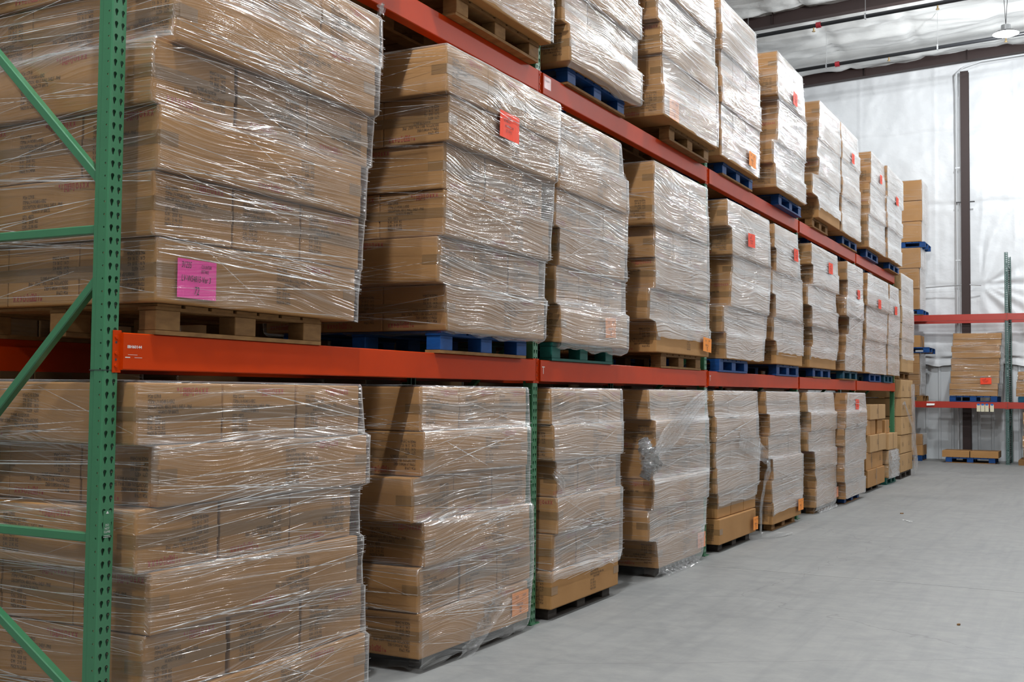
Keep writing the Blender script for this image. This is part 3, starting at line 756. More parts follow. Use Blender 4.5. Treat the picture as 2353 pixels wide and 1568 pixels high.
# ------------------------------------------------------------------ measured layout (metres)
LAY={
'B1':[(0.084, 0.151, 1.652, 'A'), (0.062, 0.146, 1.63, 'B'), (0.087, 0.162, 1.562, 'A'), (0.065, 0.081, 1.529, 'B'), (0.086, 0.186, 1.634, 'A'), (0.065, 0.067, 1.58, 'B')],
'B2':[(0.074, 2.188, 3.515, 'A'), (0.057, 2.172, 3.576, 'B'), (0.089, 2.22, 3.508, 'A'), (0.06, 2.088, 3.502, 'B'), (0.088, 2.19, 3.46, 'A'), (0.052, 2.187, 3.508, 'B')],
'B3':[(0.082, 3.852, 5.058, 'A'), (0.054, 3.911, 5.148, 'B'), (0.083, 3.937, 5.092, 'A'), (0.059, 3.96, 5.056, 'B'), (0.074, 3.882, 5.132, 'A'), (0.053, 3.857, 5.161, 'B')],
'B4':[(0.078, 5.96, 7.134, 'A'), (0.065, 5.724, 7.24, 'B'), (0.086, 5.818, 7.265, 'A'), (0.053, 5.852, 7.367, 'B'), (0.087, 5.872, 7.233, 'A'), (0.052, 5.754, 7.31, 'B')],
'B5':[(0.084, 7.675, 8.996, 'A'), (0.052, 7.705, 9.076, 'B'), (0.074, 7.591, 9.101, 'A'), (0.064, 7.565, 9.165, 'B'), (0.077, 7.563, 9.035, 'A'), (0.053, 7.53, 9.104, 'B')],
'B6':[(0.09, 9.667, 11.026, 'A'), (0.079, 9.632, 11.119, 'B'), (0.084, 9.748, 11.124, 'A'), (0.065, 9.495, 10.973, 'B'), (0.083, 9.58, 10.902, 'A'), (0.061, 9.438, 10.994, 'B')],
'B7':[(0.077, 11.873, 13.133, 'A'), (0.065, 11.93, 13.133, 'B'), (0.085, 11.893, 13.133, 'A'), (0.065, 11.438, 13.038, 'B'), (0.088, 11.583, 13.133, 'A'), (0.055, 11.44, 13.04, 'B')],
'B8':[(0.165, 13.349, 14.837, 'A'), (0.178, 13.19, 14.53, 'B'), (0.176, 13.238, 14.838, 'A'), (0.181, 13.19, 14.698, 'B'), (0.204, 13.19, 14.708, 'A'), (0.16, 13.494, 14.87, 'B')],
'M1':[(0.074, 0.159, 1.524, 'A'), (0.073, 0.121, 1.549, 'B'), (0.103, 0.13, 1.518, 'A'), (0.091, 0.086, 1.586, 'B'), (0.135, 0.198, 1.586, 'A'), (0.118, 0.169, 1.64, 'B')],
'M2':[(0.11, 2.37, 3.648, 'A'), (0.11, 2.248, 3.563, 'B'), (0.15, 2.261, 3.622, 'A'), (0.15, 2.241, 3.231, 'b'), (0.19, 2.225, 3.637, 'A'), (0.205, 2.17, 3.656, 'B')],
'M3':[(0.086, 3.954, 5.21, 'A'), (0.076, 3.865, 5.103, 'B'), (0.098, 3.918, 5.126, 'A'), (0.099, 3.796, 5.121, 'B'), (0.128, 3.81, 5.081, 'A'), (0.119, 3.796, 4.944, 'B')],
'M4':[(0.074, 5.917, 7.36, 'A'), (0.063, 5.705, 7.305, 'B'), (0.101, 5.807, 7.218, 'A'), (0.101, 5.761, 7.202, 'B'), (0.125, 5.663, 7.126, 'A'), (0.122, 5.678, 7.107, 'B')],
'M5':[(0.089, 7.836, 9.242, 'A'), (0.077, 7.756, 9.356, 'B'), (0.104, 8.01, 9.408, 'A'), (0.092, 8.048, 9.471, 'B'), (0.13, 7.933, 9.326, 'A'), (0.122, 7.749, 9.349, 'B')],
'M6':[(0.086, 9.839, 11.122, 'A'), (0.079, 9.671, 11.106, 'B'), (0.111, 9.743, 10.927, 'A'), (0.1, 9.535, 10.975, 'B'), (0.123, 9.718, 10.745, 'A'), (0.125, 9.573, 10.668, 'B')],
'M7':[(0.075, 11.572, 13.172, 'A'), (0.067, 11.757, 13.286, 'B'), (0.108, 11.607, 13.064, 'A'), (0.101, 11.263, 12.863, 'B'), (0.127, 11.599, 13.093, 'A'), (0.125, 11.415, 12.992, 'B')],
'M8':[(0.118, 13.551, 14.845, 'A'), (0.112, 13.677, 14.845, 'B'), (0.118, 13.97, 14.853, 'A'), (0.149, 13.5, 14.834, 'B'), (0.128, 13.765, 14.844, 'A'), (0.137, 13.628, 14.835, 'B')],
'M9':[(0.085, 15.275, 17.251, 'A'), (0.078, 15.282, 17.169, 'B'), (0.101, 15.311, 17.172, 'A'), (0.087, 15.318, 17.258, 'B'), (0.138, 15.191, 17.226, 'A'), (0.119, 15.34, 17.258, 'B')],
'M10':[(0.1, 17.314, 18.564, 'A'), (0.091, 17.357, 18.585, 'B'), (0.108, 17.314, 18.436, 'A'), (0.109, 17.314, 18.583, 'B'), (0.129, 17.314, 18.411, 'A'), (0.117, 17.453, 18.402, 'B')],
'T0':[(0.125, 0.324, 1.744, 'A'), (0.101, 0.295, 1.715, 'B'), (0.137, 0.269, 1.689, 'A'), (0.112, 0.326, 1.746, 'B'), (0.134, 0.315, 1.735, 'A'), (0.102, 0.29, 1.71, 'B')],  # load out of view, included for the shadow it casts below
'T1':[(0.171, 2.176, 3.596, 'A'), (0.15, 2.194, 3.614, 'B'), (0.185, 2.148, 3.568, 'A'), (0.161, 2.171, 3.591, 'B'), (0.177, 2.157, 3.577, 'A'), (0.153, 2.176, 3.596, 'B')],
'T2':[(0.13, 3.981, 5.365, 'A'), (0.102, 3.898, 5.25, 'B'), (0.13, 3.942, 5.349, 'A'), (0.116, 3.823, 5.227, 'B'), (0.139, 3.804, 5.289, 'A'), (0.11, 3.861, 5.302, 'B')],
'T3':[(0.182, 5.749, 7.252, 'A'), (0.155, 5.765, 7.308, 'B'), (0.175, 5.729, 7.228, 'A'), (0.154, 5.635, 7.17, 'B'), (0.187, 5.546, 7.135, 'A'), (0.164, 5.541, 7.141, 'B')],
'T4':[(0.13, 7.53, 8.911, 'A'), (0.113, 7.53, 8.938, 'B'), (0.136, 7.53, 8.957, 'A'), (0.111, 7.53, 8.96, 'B'), (0.135, 7.53, 8.77, 'A'), (0.112, 7.53, 8.833, 'B')],
'T5':[(0.18, 9.44, 10.872, 'A'), (0.161, 9.359, 10.792, 'B'), (0.178, 9.562, 10.858, 'A'), (0.158, 9.663, 10.948, 'B'), (0.186, 9.474, 10.713, 'A'), (0.161, 9.553, 10.776, 'B')],
'T6':[(0.129, 11.88, 13.219, 'A'), (0.115, 11.489, 13.089, 'B'), (0.134, 11.963, 13.168, 'A'), (0.109, 11.82, 13.235, 'B'), (0.124, 11.858, 13.263, 'A'), (0.109, 11.982, 13.263, 'B')],
'T7':[(0.128, 13.319, 14.721, 'A'), (0.111, 13.341, 14.748, 'B'), (0.131, 13.365, 14.713, 'A'), (0.113, 13.319, 14.64, 'B'), (0.134, 13.319, 14.672, 'A'), (0.113, 13.319, 14.582, 'B')],
'T8':[(0.16, 15.238, 16.778, 'A'), (0.14, 15.239, 16.778, 'B'), (0.166, 15.328, 16.778, 'A'), (0.143, 15.422, 16.778, 'B'), (0.16, 15.45, 16.778, 'A'), (0.143, 15.547, 16.778, 'B')],
'T9':[(0.188, 16.834, 18.359, 'A'), (0.161, 16.94, 18.343, 'B'), (0.19, 16.834, 18.466, 'A'), (0.165, 16.84, 18.382, 'B'), (0.182, 16.876, 18.583, 'A'), (0.183, 16.834, 18.584, 'B')],
}
PAL={'B1': ('wood', 0.351, 1.452), 'B2': ('dark', 2.301, 3.402), 'B3': ('dark', 3.905, 5.005), 'B4': ('dark', 5.997, 7.097), 'B5': ('dark', 7.785, 8.886), 'B6': ('wood', 9.796, 10.896), 'B7': ('wood', 11.953, 13.053), 'B8': ('blue', 13.543, 14.643), 'M1': ('wood', 0.205, 1.305), 'M2': ('blue', 2.379, 3.479), 'M3': ('green', 3.924, 5.024), 'M4': ('wood', 6.142, 7.242), 'M5': ('blue', 7.786, 8.808), 'M6': ('blue', 10.025, 11.125), 'M7': ('blue', 11.95, 13.05), 'M8': ('teal', 13.682, 14.782), 'M9': ('blue', 15.952, 17.052), 'M10': ('teal', 17.264, 18.179), 'T0': ('wood', 0.484, 1.584), 'T1': ('wood', 2.46, 3.56), 'T2': ('blue', 4.111, 5.211), 'T3': ('wood', 6.126, 7.226), 'T4': ('blue', 7.856, 8.956), 'T5': ('blue', 9.897, 10.997), 'T6': ('wood', 11.83, 12.76), 'T7': ('blue', 13.775, 14.875), 'T8': ('blue', 15.455, 16.555), 'T9': ('blue', 17.509, 18.609)}
NOTES=[('M1', 'pink', 0, 0.382, 2.039, 0.231, 0.163), ('M2', 'red', 4, 2.914, 3.218, 0.257, 0.163), ('M3', 'orange', 0, 4.852, 2.077, 0.208, 0.151), ('M4', 'orange', 0, 7.207, 2.043, 0.252, 0.133), ('M5', 'red', 4, 8.538, 3.208, 0.299, 0.144), ('M6', 'red', 5, 10.515, 3.273, 0.218, 0.149), ('M7', 'red', 5, 12.479, 3.309, 0.277, 0.15), ('M8', 'red', 4, 14.461, 3.109, 0.206, 0.14), ('M9', 'red', 4, 16.22, 3.09, 0.286, 0.153), ('M10', 'red', 4, 17.927, 3.097, 0.286, 0.15), ('T3', 'orange', 0, 6.012, 4.034, 0.245, 0.183), ('T4', 'orange', 0, 8.569, 4.078, 0.268, 0.155), ('T5', 'red', 4, 10.229, 5.121, 0.214, 0.159), ('T7', 'red', 4, 14.027, 5.121, 0.198, 0.152), ('T8', 'red', 4, 16.265, 5.191, 0.208, 0.148), ('T9', 'red', 4, 17.793, 5.054, 0.288, 0.15), ('B2', 'orange', 0, 3.393, 0.207, 0.235, 0.149), ('B4', 'peach', 0, 7.111, 0.201, 0.234, 0.143), ('B5', 'orange', 0, 8.867, 0.186, 0.188, 0.14), ('B6', 'orange', 0, 10.89, 0.218, 0.27, 0.139), ('B7', 'peach', 0, 13.155, 0.199, 0.293, 0.147), ('B8', 'red', 5, 14.145, 1.436, 0.3, 0.15)]
# ------------------------------------------------------------------ the loads on the long rack
ZL = {'B': (.08, .254), 'M': (1.93, .267), 'T': (3.935, .266)}
LBL = {
 'B1': 'wrapped carton load on the floor beside the nearest green upright',
 'B2': 'wrapped floor load with an orange note at its lower corner, before the second upright',
 'B3': 'wrapped floor load whose lowest carton is bare, just beyond the second upright',
 'B4': 'wrapped floor load with a bunched blob of loose film on its near edge',
 'B5': 'floor load with a bare bottom carton bearing an orange note and a trailing film tail',
 'B6': 'wrapped floor load with an orange note low on its far corner, behind the film tail',
 'B7': 'wrapped floor load with a pale peach note, on a wooden pallet in the fourth bay',
 'B8': 'wrapped floor load with a red note near its top, before the loose boxes',
 'M1': 'large wrapped carton load with a pink note, on the lower beam at the near end',
 'M2': 'wrapped lower-beam load with a red note, its two mid-height cartons cut short',
 'M3': 'wrapped load with an orange note low at its far side, just beyond the second upright',
 'M4': 'wrapped load with the film torn off its orange-noted bottom carton, before the third upright',
 'M5': 'wrapped lower-beam load with a red note near its top, just beyond the third upright',
 'M6': 'white-looking wrapped load with a red note by the fourth upright, on the lower beam',
 'M7': 'wrapped lower-beam load with a red note on its top layer, just past the fourth upright',
 'M8': 'wrapped lower-beam load with a small red note, ending at the fifth upright',
 'M9': 'wide wrapped lower-beam load with a red note, first in the last bay',
 'M10': 'narrow wrapped lower-beam load with a red note, beside the last upright',
 'T0': 'unseen wrapped load on the upper beam, added to shade the pink-noted load',
 'T1': 'wrapped upper-beam load on a raw wooden pallet, left of the second upright',
 'T2': 'glossy wrapped upper-beam load on a blue pallet, just right of the second upright',
 'T3': 'wrapped upper-beam load with an orange note on a raw wooden pallet, before the third upright',
 'T4': 'wrapped upper-beam load with an orange note on a blue pallet, past the third upright',
 'M7': 'wrapped lower-beam load with a red note on top, just past the fourth upright',
 'T5': 'crinkled wrapped upper-beam load with a red note near its top, before the fourth upright',
 'T6': 'wrapped upper-beam load without a note, on a raw wooden pallet past the fourth upright',
 'T7': 'wrapped upper-beam load with a small red note, ending near the fifth upright',
 'T8': 'wrapped upper-beam load with brown side cartons and a red note, first in the last bay',
 'T9': 'last wrapped upper-beam load with a red note, at the far end of the rack'}
PLB = {'wood': 'raw wooden', 'blue': 'blue', 'teal': 'dark teal', 'green_pallet': 'dark green', 'green': 'dark green', 'dark': 'dark low'}
GRP = {'B': 'wrapped loads on the floor under the rack', 'M': 'wrapped loads on the lower beams', 'T': 'wrapped loads on the upper beams'}
SHORT = {'B1': 'the load by the nearest upright', 'B2': 'the orange-noted load before the second upright', 'B3': 'the load with a bare lowest carton', 'B4': 'the load with the film blob',
 'B5': 'the load with the film tail', 'B6': 'the load just behind the film tail', 'B7': 'the peach-noted load of the fourth bay', 'B8': 'the load before the loose boxes',
 'M1': 'the pink-noted load', 'M2': 'the load before the second upright', 'M3': 'the load just beyond the second upright', 'M4': 'the torn load before the third upright',
 'M5': 'the load just beyond the third upright', 'M6': 'the load before the fourth upright', 'M7': 'the load just past the fourth upright', 'M8': 'the load before the fifth upright',
 'M9': 'the first load of the last bay', 'M10': 'the narrow load by the last upright', 'T0': 'the unseen load at the very near end', 'T1': 'the load left of the second upright',
 'T2': 'the load right of the second upright', 'T3': 'the load before the third upright', 'T4': 'the load past the third upright', 'T5': 'the crinkled load before the fourth upright',
 'T6': 'the load past the fourth upright', 'T7': 'the load ending at the fifth upright', 'T8': 'the first load of the last bay', 'T9': 'the last load at the far end'}
OPT = {'B2': dict(skirt=.07), 'B4': dict(skirt=.07), 'B3': dict(zstart=.13), 'B5': dict(zstart=.33), 'B6': dict(zstart=.10), 'B7': dict(skirt=.05),
       'M2': dict(skirt=.02), 'M3': dict(skirt=.05), 'M6': dict(zstart=.08), 'M7': dict(zstart=.10), 'M4': dict(zstart=.12), 'T2': dict(skirt=.02), 'T6': dict(zstart=.08)}
LO = {}
for nm, lay in LAY.items():
    z0, h = ZL[nm[0]]; kx = int(nm[1:])
    near = 2 if nm in ('B1','B2','B3','B4','M1','M2','M3','M4') else 1
    LO[nm] = load('wrapped_load', LBL[nm], GRP[nm[0]], lay, z0, h, detail=near, strands={2: 19, 1: 13}[near], **OPT.get(nm, {}))
    pm, ya, yb = PAL[nm]; pm = {'green': 'green_pallet'}.get(pm, pm)
    xp = lay[0][0] - (.05 if nm[0] != 'T' else .08)
    zt = {'B': 0.0, 'M': Z1+.0005, 'T': Z2+.0005}[nm[0]]
    short = {'B': 'on the floor', 'M': 'on the lower beam', 'T': 'on the upper beam'}[nm[0]]
    pallet('%s pallet %s under %s' % (PLB[pm], short, SHORT[nm]), pm, xp, ya, yb, zt, H=.079 if nm[0] == 'B' else (.1285 if nm[0] == 'M' else .127), group={'B': 'pallets on the floor', 'M': 'pallets on the lower beams', 'T': 'pallets on the upper beams'}[nm[0]])
for (nm, colour, i, y, z, w, h) in NOTES:
    t, org, _ = LO[nm]
    note(t, org, colour, LAY[nm][i][0]+(0 if nm in ('M1','M3','B2','T3','B4','B7') else .024), y, z, w, h, 'f', None, True)
# crumpled loose film: bunch, hanging tail, puddle
def crumple(pts, width, n2=10, amp=.03, seed=0):
    """strip of film following pts with gathered folds across its width"""
    mb = MB(); uv = []
    L = 0
    for i, p in enumerate(pts):
        p = Vector(p)
        a = Vector(pts[max(0,i-1)]); b = Vector(pts[min(len(pts)-1,i+1)]); d = (b-a).normalized()
        side = d.cross(Vector((1,0,0)))
        side = side.normalized() if side.length > .1 else Vector((0,1,0))
        nn = d.cross(side).normalized()
        w = width[i] if isinstance(width, (list, tuple)) else width
        for k2 in range(n2+1):
            t = k2/n2-.5
            q = p + side*(t*w) + nn*(amp*math.sin(k2*2.3+i*.8+seed) + amp*.6*noise.noise(Vector((k2*.9, i*.7, seed))))
            mb.v.append(tuple(q)); uv.append((k2/n2*.4, i*.05))
    for i in range(len(pts)-1):
        for k2 in range(n2):
            a = i*(n2+1)+k2; mb.f.append((a,a+1,a+n2+2,a+n2+1))
    me = bpy.data.meshes.new('loose_film'); me.from_pydata(mb.v, [], mb.f); me.materials.append(M['loose_film'])
    ul = me.uv_layers.new(name='UVMap'); ul.data.foreach_set('uv', [c2 for q in mb.f for v in q for c2 in uv[v]])
    me.polygons.foreach_set('use_smooth', [True]*len(me.polygons)); return me
def lerp_pts(ps, k2=5):
    out = []
    for a, b in zip(ps, ps[1:]):
        for j in range(k2): out.append(tuple(p+(q-p)*j/k2 for p, q in zip(a, b)))
    return out+[ps[-1]]
def loose(nm, ps, width, n2=10, amp=.03, seed=0, k2=5, lab=None):
    t, org, _ = LO[nm]
    pts = lerp_pts(ps, k2)
    if isinstance(width, list): width = [w[0] for w in lerp_pts([(w,) for w in width], k2)]
    o = ob('loose_film', crumple([tuple(p-q for p, q in zip(pp, org)) for pp in pts], width, n2, amp, seed), t)
    if lab: o['label'] = lab
loose('B4', [(.10,5.52,1.20),(.15,5.50,1.10),(.17,5.55,1.00),(.12,5.50,.88)], [.07,.22,.27,.04], 26, .045, 2, 8, 'bunched blob of loose clear film')
loose('B4', [(.10,7.22,1.58),(.115,6.6,1.38),(.12,6.05,1.18),(.14,5.62,1.03)], [.10,.22,.22,.12], 14, .008, 5)
loose('B5', [(.10,8.3,1.12),(.13,9.0,.95),(.17,9.17,.86),(.18,9.15,.74),(.15,9.10,.62),(.12,9.05,.35),(.12,9.04,.02)], [.22,.20,.16,.18,.12,.10,.08], 7, .007, 3, 5, 'clear film tail hanging to the floor')
loose('B5', [(.12,9.04,.02),(.22,9.15,.012),(.30,9.35,.012),(.33,9.6,.010)], [.10,.12,.07,.03], 6, .012, 8)
loose('B3', [(.092,3.86,1.03),(.095,3.95,.97),(.10,4.0,.90)], [.06,.10,.05], 10, .012, 4)
loose('B2', [(.08,2.7,.08),(.07,2.72,.05),(.11,2.74,.012)], [1.0,1.05,1.1], 26, .014, 7)
loose('B4', [(.09,6.5,.08),(.08,6.5,.05),(.12,6.5,.012)], [.9,.95,1.0], 24, .014, 9)
loose('B7', [(.09,12.5,.09),(.08,12.5,.05),(.12,12.5,.012)], [1.1,1.15,1.2], 24, .014, 12)
loose('M1', [(.15,1.60,3.55),(.14,1.63,3.60),(.10,1.66,3.56)], [.08,.03,.05], 6, .01, 13)
t, org, _ = LO['M1']
ob('film_scrap', MB().box((0,0,0),(.012,.06,.05)).mesh('film_scrap','carton_light',bevel=.004), t, (.118-org[0],1.05-org[1],2.99-org[2]), (.3,.1,.2))['label'] = 'torn scrap of cardboard caught in the film'
# second row added behind to block light in the gaps; upper tier mostly unseen
for k2 in range(10):
    y0 = BAY*(k2//2) + (.16 if k2 % 2 == 0 else 1.95)
    lay = [(-1.55+random.uniform(-.02,.02), y0+random.uniform(0,.05), y0+1.5+random.uniform(-.05,.05), '2', 1.2) for _ in range(6)]
    hf = ('near', 'far')[k2 % 2]
    load('wrapped_load', 'added upper-tier wrapped load blocking light in the back row, %s half of the %s bay' % (hf, NTH[k2//2]), 'wrapped loads of the back row', lay, 1.806, .272, 1.2, 0, True, strands=0)
    load('wrapped_load', 'shaded floor-level wrapped load of the back row, %s half of the %s bay' % (hf, NTH[k2//2]), 'wrapped loads of the back row', lay, 0.012, .2945, 1.2, 0, True, strands=0)  # stacked higher to close the lit gap under the upper tier

# ------------------------------------------------------------------ loose boxes and the block stacked past the rack end
def box_thing(label, x0, x1, y0, y1, z0, z1, group, m='carton', rz=0.0, seam='f', print_=True):
    d, w, h = x1-x0, y1-y0, z1-z0
    t = thing('cardboard_box', label, 'box', ((x0+x1)/2,(y0+y1)/2,z0), rz, group)
    c = ob('carton_body', carton_mesh(d, w, h, m), t, (0,0,h/2))
    mb = MB().box((-.025,-w/2-.0012,-h/2-.001),(.025,w/2+.0012,h/2+.0012)) if seam == 's' else MB().box((-d/2-.0012,-.025,-h/2+.02),(d/2+.0012,.025,h/2+.0012))
    ob('packing_tape', mb.mesh('packing_tape','tape'), t, (0,0,h/2))
    if print_:
        q = text_mesh('mini','GOODS\nQTY 4\nN.W. 9 KG' if False else 'QTY: 4SETS\nN.W.: 20.00 KG\nMADE IN CHINA',.03,'ink','LEFT',.7)
        ob('shipping_print', q, t, (d/2+.002,-w*.1,h*.55), FRONT)
    return t
GB = 'loose unwrapped boxes in the last bay'
box_thing('long bare box at the bottom of the loose box pile', -.6, .08, 15.55, 17.12, .08, .36, GB)
box_thing('dented box at the near end of the second row of the loose pile', -.5, .06, 15.52, 16.5, .362, .64, GB)
box_thing('small box at the far end of the second row of the loose pile', -.45, .05, 16.56, 17.1, .362, .63, GB, seam='s')
box_thing('broad box in the middle row of the loose box pile', -.6, .09, 15.72, 17.2, .642, .92, GB, m='carton_light')
box_thing('upright box nearest the wrapped load in the fourth row of the loose pile', -.4, .05, 15.62, 16.0, .922, 1.17, GB, seam='s', print_=False)
box_thing('upright box second from the near end of the fourth row of the loose pile', -.4, .05, 16.02, 16.42, .922, 1.17, GB, seam='s', print_=False)
box_thing('upright box at the far end of the fourth row of the loose pile', -.4, .04, 16.66, 17.15, .922, 1.17, GB, seam='s', print_=False)
box_thing('single bare box on top of the loose box pile', -.5, .08, 15.80, 17.22, 1.172, 1.42, GB, m='carton_light')
pallet('dark pallet on the floor under the loose unwrapped box pile', 'dark', .02, 15.6, 16.8, 0, 1.0, .079, group='pallets on the floor')
lay = [(.08, 17.5, 18.42, 'S', .8), (.085, 17.48, 18.40, 'S', .8)]
LO['bag'] = load('bagged_box_stack', 'low box stack bagged in loose clear plastic, beside the last upright', None, lay, .12, .24, .8, 0, True, 'carton_light', 0, .03, 10)
loose('bag', [(.11,17.95,.60),(.13,17.95,.42),(.12,17.95,.25),(.13,17.95,.12)], [.8,.9,.9,.95], 22, .02, 21)
pallet('dark green pallet under the plastic-bagged box stack', 'green_pallet', .05, 17.48, 18.45, 0, .9, .119, group='pallets on the floor')
box_thing('bare box lying on the plastic-bagged stack', -.5, .10, 17.45, 18.36, .615, .90, 'boxes on the bagged stack', m='carton_light', print_=False)
box_thing('small upright box on top of the bare box by the last upright', -.3, .04, 17.42, 17.84, .902, 1.14, 'boxes on the bagged stack', print_=False)
lay = [(.08+random.uniform(-.012,.012), 18.95+random.uniform(-.02,.02), 20.42+random.uniform(-.02,.02), '2', 1.1) for _ in range(5)]
LO['C1'] = load('wrapped_load', 'tall pale carton block on the floor just past the rack end, film slack and torn', 'double-stacked loads past the rack end', lay, .12, .352, 1.1, 0, False, 'carton_light')
loose('C1', [(.11,19.1,1.45),(.115,19.6,1.2),(.12,20.1,.95),(.115,20.4,.9)], [.05,.10,.14,.2], 10, .008, 31)
loose('C1', [(.11,20.2,1.8),(.115,20.22,1.2),(.12,20.25,.6),(.15,20.35,.10)], [.4,.45,.5,.55], 16, .010, 33)
loose('C1', [(.11,18.92,1.42),(.115,19.15,1.44),(.11,19.3,1.38)], [.05,.06,.03], 6, .01, 35)
for (i, ty, k2, c, d, w) in LO['C1'][2]:
    ob('shipping_print', text_mesh('mini','QTY: 4SETS\nN.W.: 20.00 KG\nMADE IN CHINA',.03,'ink','LEFT',.7), c, (-.35,-w/2-.003,.02), SIDE)
    ob('shipping_print', text_mesh('mini','',.03,'ink'), c, (d/2+.002,-.2,.0), FRONT)
pallet('dark pallet on the floor under the pale carton block past the rack end', 'dark', .05, 19.0, 20.3, 0, 1.1, .119, group='pallets on the floor')
pallet('raw wooden pallet between the two tiers of cartons past the rack end', 'wood', .03, 19.0, 20.3, 1.883, 1.1, .13, group='pallets past the rack end')
lay = [(.09+random.uniform(-.015,.015), 18.9+random.uniform(-.03,.03), 20.38+random.uniform(-.03,.03), '2', 1.15) for _ in range(6)]
LO['C2'] = load('wrapped_load', 'white-looking wrapped load stacked on the pale carton block past the rack end', 'double-stacked loads past the rack end', lay, 2.015, .31, 1.15, 0, True, 'carton_light', 0.2, 0, 12)

# ------------------------------------------------------------------ rack along the end wall
FY = 25.2
for xx, lab in ((1.47-BAY, 'dark green end-wall rack upright behind the far loads'), (1.47, 'dark green end-wall rack upright standing alone above the red beams'), (1.47+BAY, 'dark green end-wall rack upright at the far side of the second wall bay')):
    frame(lab, (xx, FY, 0), -H90, 'teal_green', COLB, 'end-wall rack uprights')
for lev, zt in (('lower', 1.44), ('upper', 3.50)):
    for k2, xx in enumerate((1.47-BAY, 1.47)):
        beam('red %s beam of the end-wall rack, %s' % (lev, 'in front of the brown column' if k2 == 0 else 'beyond its bare upright'), (xx, FY, zt-.148), -H90, 'red_beam', 'red beams of the end-wall rack')
        beam('red %s rear beam of the end-wall rack, %s' % (lev, 'near the brown column' if k2 == 0 else 'beyond the bare upright'), (xx+BAY, FY+1.067, zt-.148), H90, 'red_beam', 'red rear beams of the end-wall rack')
GW = 'loads on the end-wall rack'
def wall_load(name, label, x0, x1, z0, h, n2, ty='S', wrap=True, m='carton', depth_y=.97, jit=.01, skew=0.0, y0=FY-.03, strands=4, skirt=0.0):
    lay = []
    for i in range(n2):
        dx = skew*i/max(1, n2-1)+random.uniform(-jit, jit)
        lay.append((x1+dx, y0+random.uniform(0, jit), y0+depth_y, ty, x1-x0))
    return load(name, label, GW, lay, z0, h, x1-x0, 0, wrap, m, 0, skirt, strands, faces='fl')
t, org, _ = wall_load('wrapped_load', 'flat-carton stack with a red note on the end-wall rack, left of the bare upright', .23, 1.28, 1.578, .147, 10, skew=.07, jit=.015)
note(t, org, 'red', FY-.05, 1.02, 1.93, .24, .15, 's', 'red paper note with handwriting')
pallet('blue pallet under the flat-carton stack on the end-wall rack', 'blue', FY-.02, .22, 1.26, 1.4405, 1.02, .135, 'y', 'pallets on the end-wall rack')
t, org, _ = wall_load('wrapped_load', 'lower of the two tall brown stacks on the upper red beam', -1.45, -.43, 3.635, .50, 3, jit=.02, strands=5)
note(t, org, 'green', -.43, 25.7, 4.82, .15, .16, 'f', 'bright green sticker', False)
pallet('blue pallet on the upper red beam under the tall brown stack', 'blue', FY-.03, -1.35, -.36, 3.5005, 1.02, .132, 'y', 'pallets on the end-wall rack')
t, org, _ = wall_load('wrapped_load', 'topmost tall brown stack, second tier above the upper red beam', -1.40, -.38, 5.27, .50, 3, jit=.012, strands=5)
note(t, org, 'green', FY-.05, -.84, 6.62, .07, .09, 's', 'bright green sticker', False)
pallet('blue pallet between the two tall brown stacks', 'blue', FY-.03, -1.35, -.30, 5.14, 1.02, .128, 'y', 'pallets on the end-wall rack')
wall_load('wrapped_load', 'white-filmed carton stack with a blue pallet laid on it, on the lower red beam', -1.45, -.44, 1.575, .255, 4, jit=.02, skirt=.03, strands=6)
pallet('raw wooden pallet on the lower red beam at the left of the end-wall rack', 'wood', FY-.02, -1.4, -.38, 1.4405, 1.02, .132, 'y', 'pallets on the end-wall rack')
pallet('blue pallet lying on the white-filmed stack, holding one box', 'blue', FY-.05, -1.3, -.22, 2.60, 1.1, .13, 'y', 'pallets on the end-wall rack')
box_thing('plain box on the raised blue pallet by the end wall', -1.1, -.44, 25.22, 25.95, 2.732, 3.02, GW, print_=False)
wall_load('wrapped_load', 'low film-draped carton stack on the lower red beam, right of the bare upright', 1.68, 2.85, 1.575, .19, 3, jit=.03, strands=6)
pallet('teal pallet right of the bare end-wall upright', 'teal', FY-.02, 1.7, 2.8, 1.4405, 1.02, .132, 'y', 'pallets on the end-wall rack')
wall_load('wrapped_load', 'wrapped brown load on the floor at the right of the bare upright', 1.80, 2.95, .135, .27, 4, jit=.02, strands=2)
pallet('raw wooden pallet on the floor at the right of the bare upright', 'wood', FY-.1, 1.70, 2.9, 0, 1.15, .13, 'y', 'pallets by the end wall')
box_thing('flat box at the left end of the low blue pallet by the wall', .04, .64, 25.22, 26.05, .132, .285, 'flat boxes on the low blue pallet', m='carton', print_=False)
box_thing('flat box at the right end of the low blue pallet by the wall', .66, 1.27, 25.22, 26.05, .132, .285, 'flat boxes on the low blue pallet', m='carton', print_=False)
pallet('low blue pallet on the floor carrying two flat boxes', 'blue', FY+.02, .12, 1.20, 0, .95, .13, 'y', 'pallets by the end wall')
lay = [(-.43, 25.5, 26.2, 'S', .75), (-.43, 25.5, 26.2, 'S', .75)]
LO['pb'] = load('bagged_box', 'box under a loose plastic cover on the floor by the end wall', None, lay, .135, .255, .75, 0, True, 'carton', .2, 0, 4)
pallet('blue pallet under the plastic-covered box by the end wall', 'blue', 25.5, -1.15, -.45, 0, .8, .13, 'y', 'pallets by the end wall')
tags = ['leftmost cream card tag taped to the lower red beam', 'second cream card tag from the left on the lower red beam', 'third cream card tag from the left on the lower red beam', 'cream card tag set apart at the right on the lower red beam']
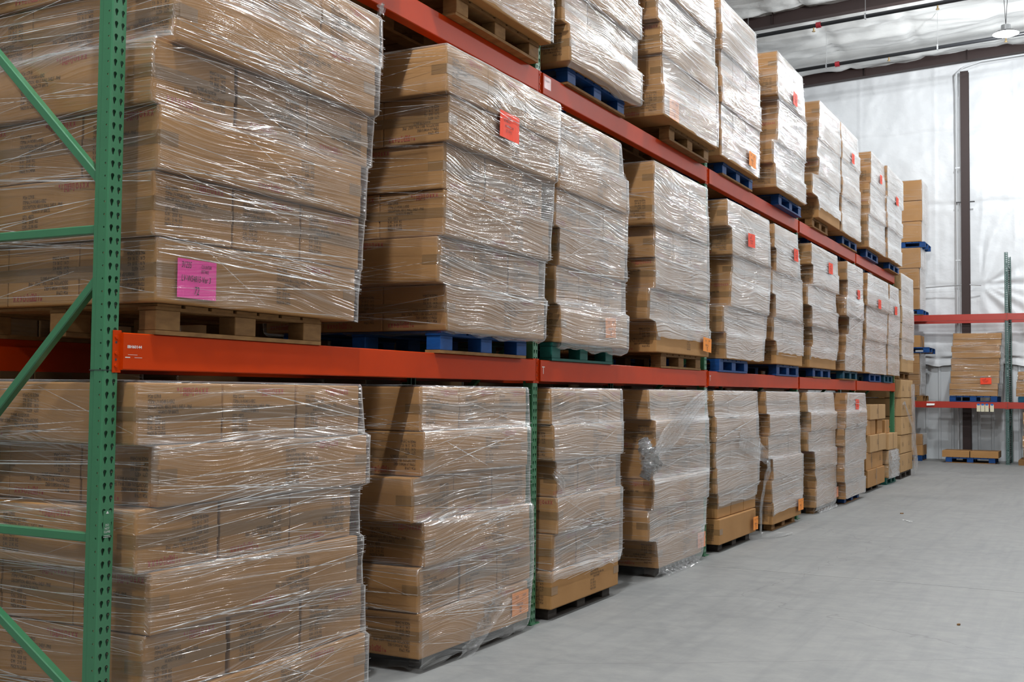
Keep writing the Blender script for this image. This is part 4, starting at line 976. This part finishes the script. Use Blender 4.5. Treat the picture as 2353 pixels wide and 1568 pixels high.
for k2, xx in enumerate((.855, .945, 1.035, 1.145)):
    t = thing('card_tag', tags[k2], 'tag', (xx, FY-.0235, 1.40), 0, 'cream tags on the lower red beam')
    ob('card', MB().box((-.04,-.0015,-.185),(.04,.0015,-.02)).mesh('card','paper_cream'), t, (0,0,0), (0,0,random.uniform(-.05,.05)))
    ob('blue_tape', MB().box((-.028,-.003,-.04),(.028,.0005,0)).mesh('blue_tape','paper_blue'), t)['label'] = 'blue tape'
t = thing('paper_slip', 'crumpled white slip lying over the lower red beam', 'paper', (-.2, FY-.03, 1.41), 0)
mb = MB()
for j in range(9):
    for i in range(5): mb.v.append((-.09+.18*j/8, .02-.012*i*(1 if i > 2 else .3), .035-.025*i+.01*noise.noise(Vector((j*.7,i*.9,3)))))
for j in range(8):
    for i in range(4): a = j*5+i; mb.f.append((a,a+1,a+6,a+5))
ob('slip_sheet', mb.mesh('slip_sheet','paper_white',True), t)
# litter on the floor
def chip(name, label, cat, loc, sz, m, rz):
    mb = MB(); n2 = 7
    for lv in (0, 1):
        for j in range(n2):
            a = 2*math.pi*j/n2; r = sz*(.6+.4*noise.noise(Vector((j*1.3, loc[1], lv))))
            mb.v.append((r*math.cos(a), .55*r*math.sin(a), lv*sz*.35))
    for j in range(n2): mb.f.append((j,(j+1)%n2,n2+(j+1)%n2,n2+j))
    mb.f += [tuple(range(n2-1,-1,-1)), tuple(range(n2,2*n2))]
    thing(name, label, cat, loc, rz, None, mb.mesh(name, m))
chip('wood_chip', 'small brown wood chip on the floor past the fourth bay', 'debris', (1.05,12.6,0), .035, 'wood', .4)
chip('wood_splinter', 'light splinter on the open floor at the right of the aisle', 'debris', (2.55,5.2,0), .03, 'wood', 1.1)
loc = (1.25, 11.7, .004)
mb = MB(); 
for j in range(10):
    mb.v += [(.01*math.sin(j*1.3), -.1+.022*j, .004+.004*math.sin(j*2.1)),(.014+.01*math.sin(j*1.3), -.1+.022*j, .006)]
for j in range(9): mb.f.append((2*j,2*j+1,2*j+3,2*j+2))
thing('film_scrap', 'thin white curl of film lying on the aisle floor', 'debris', loc, .7, None, mb.mesh('film_scrap','paper_white'))
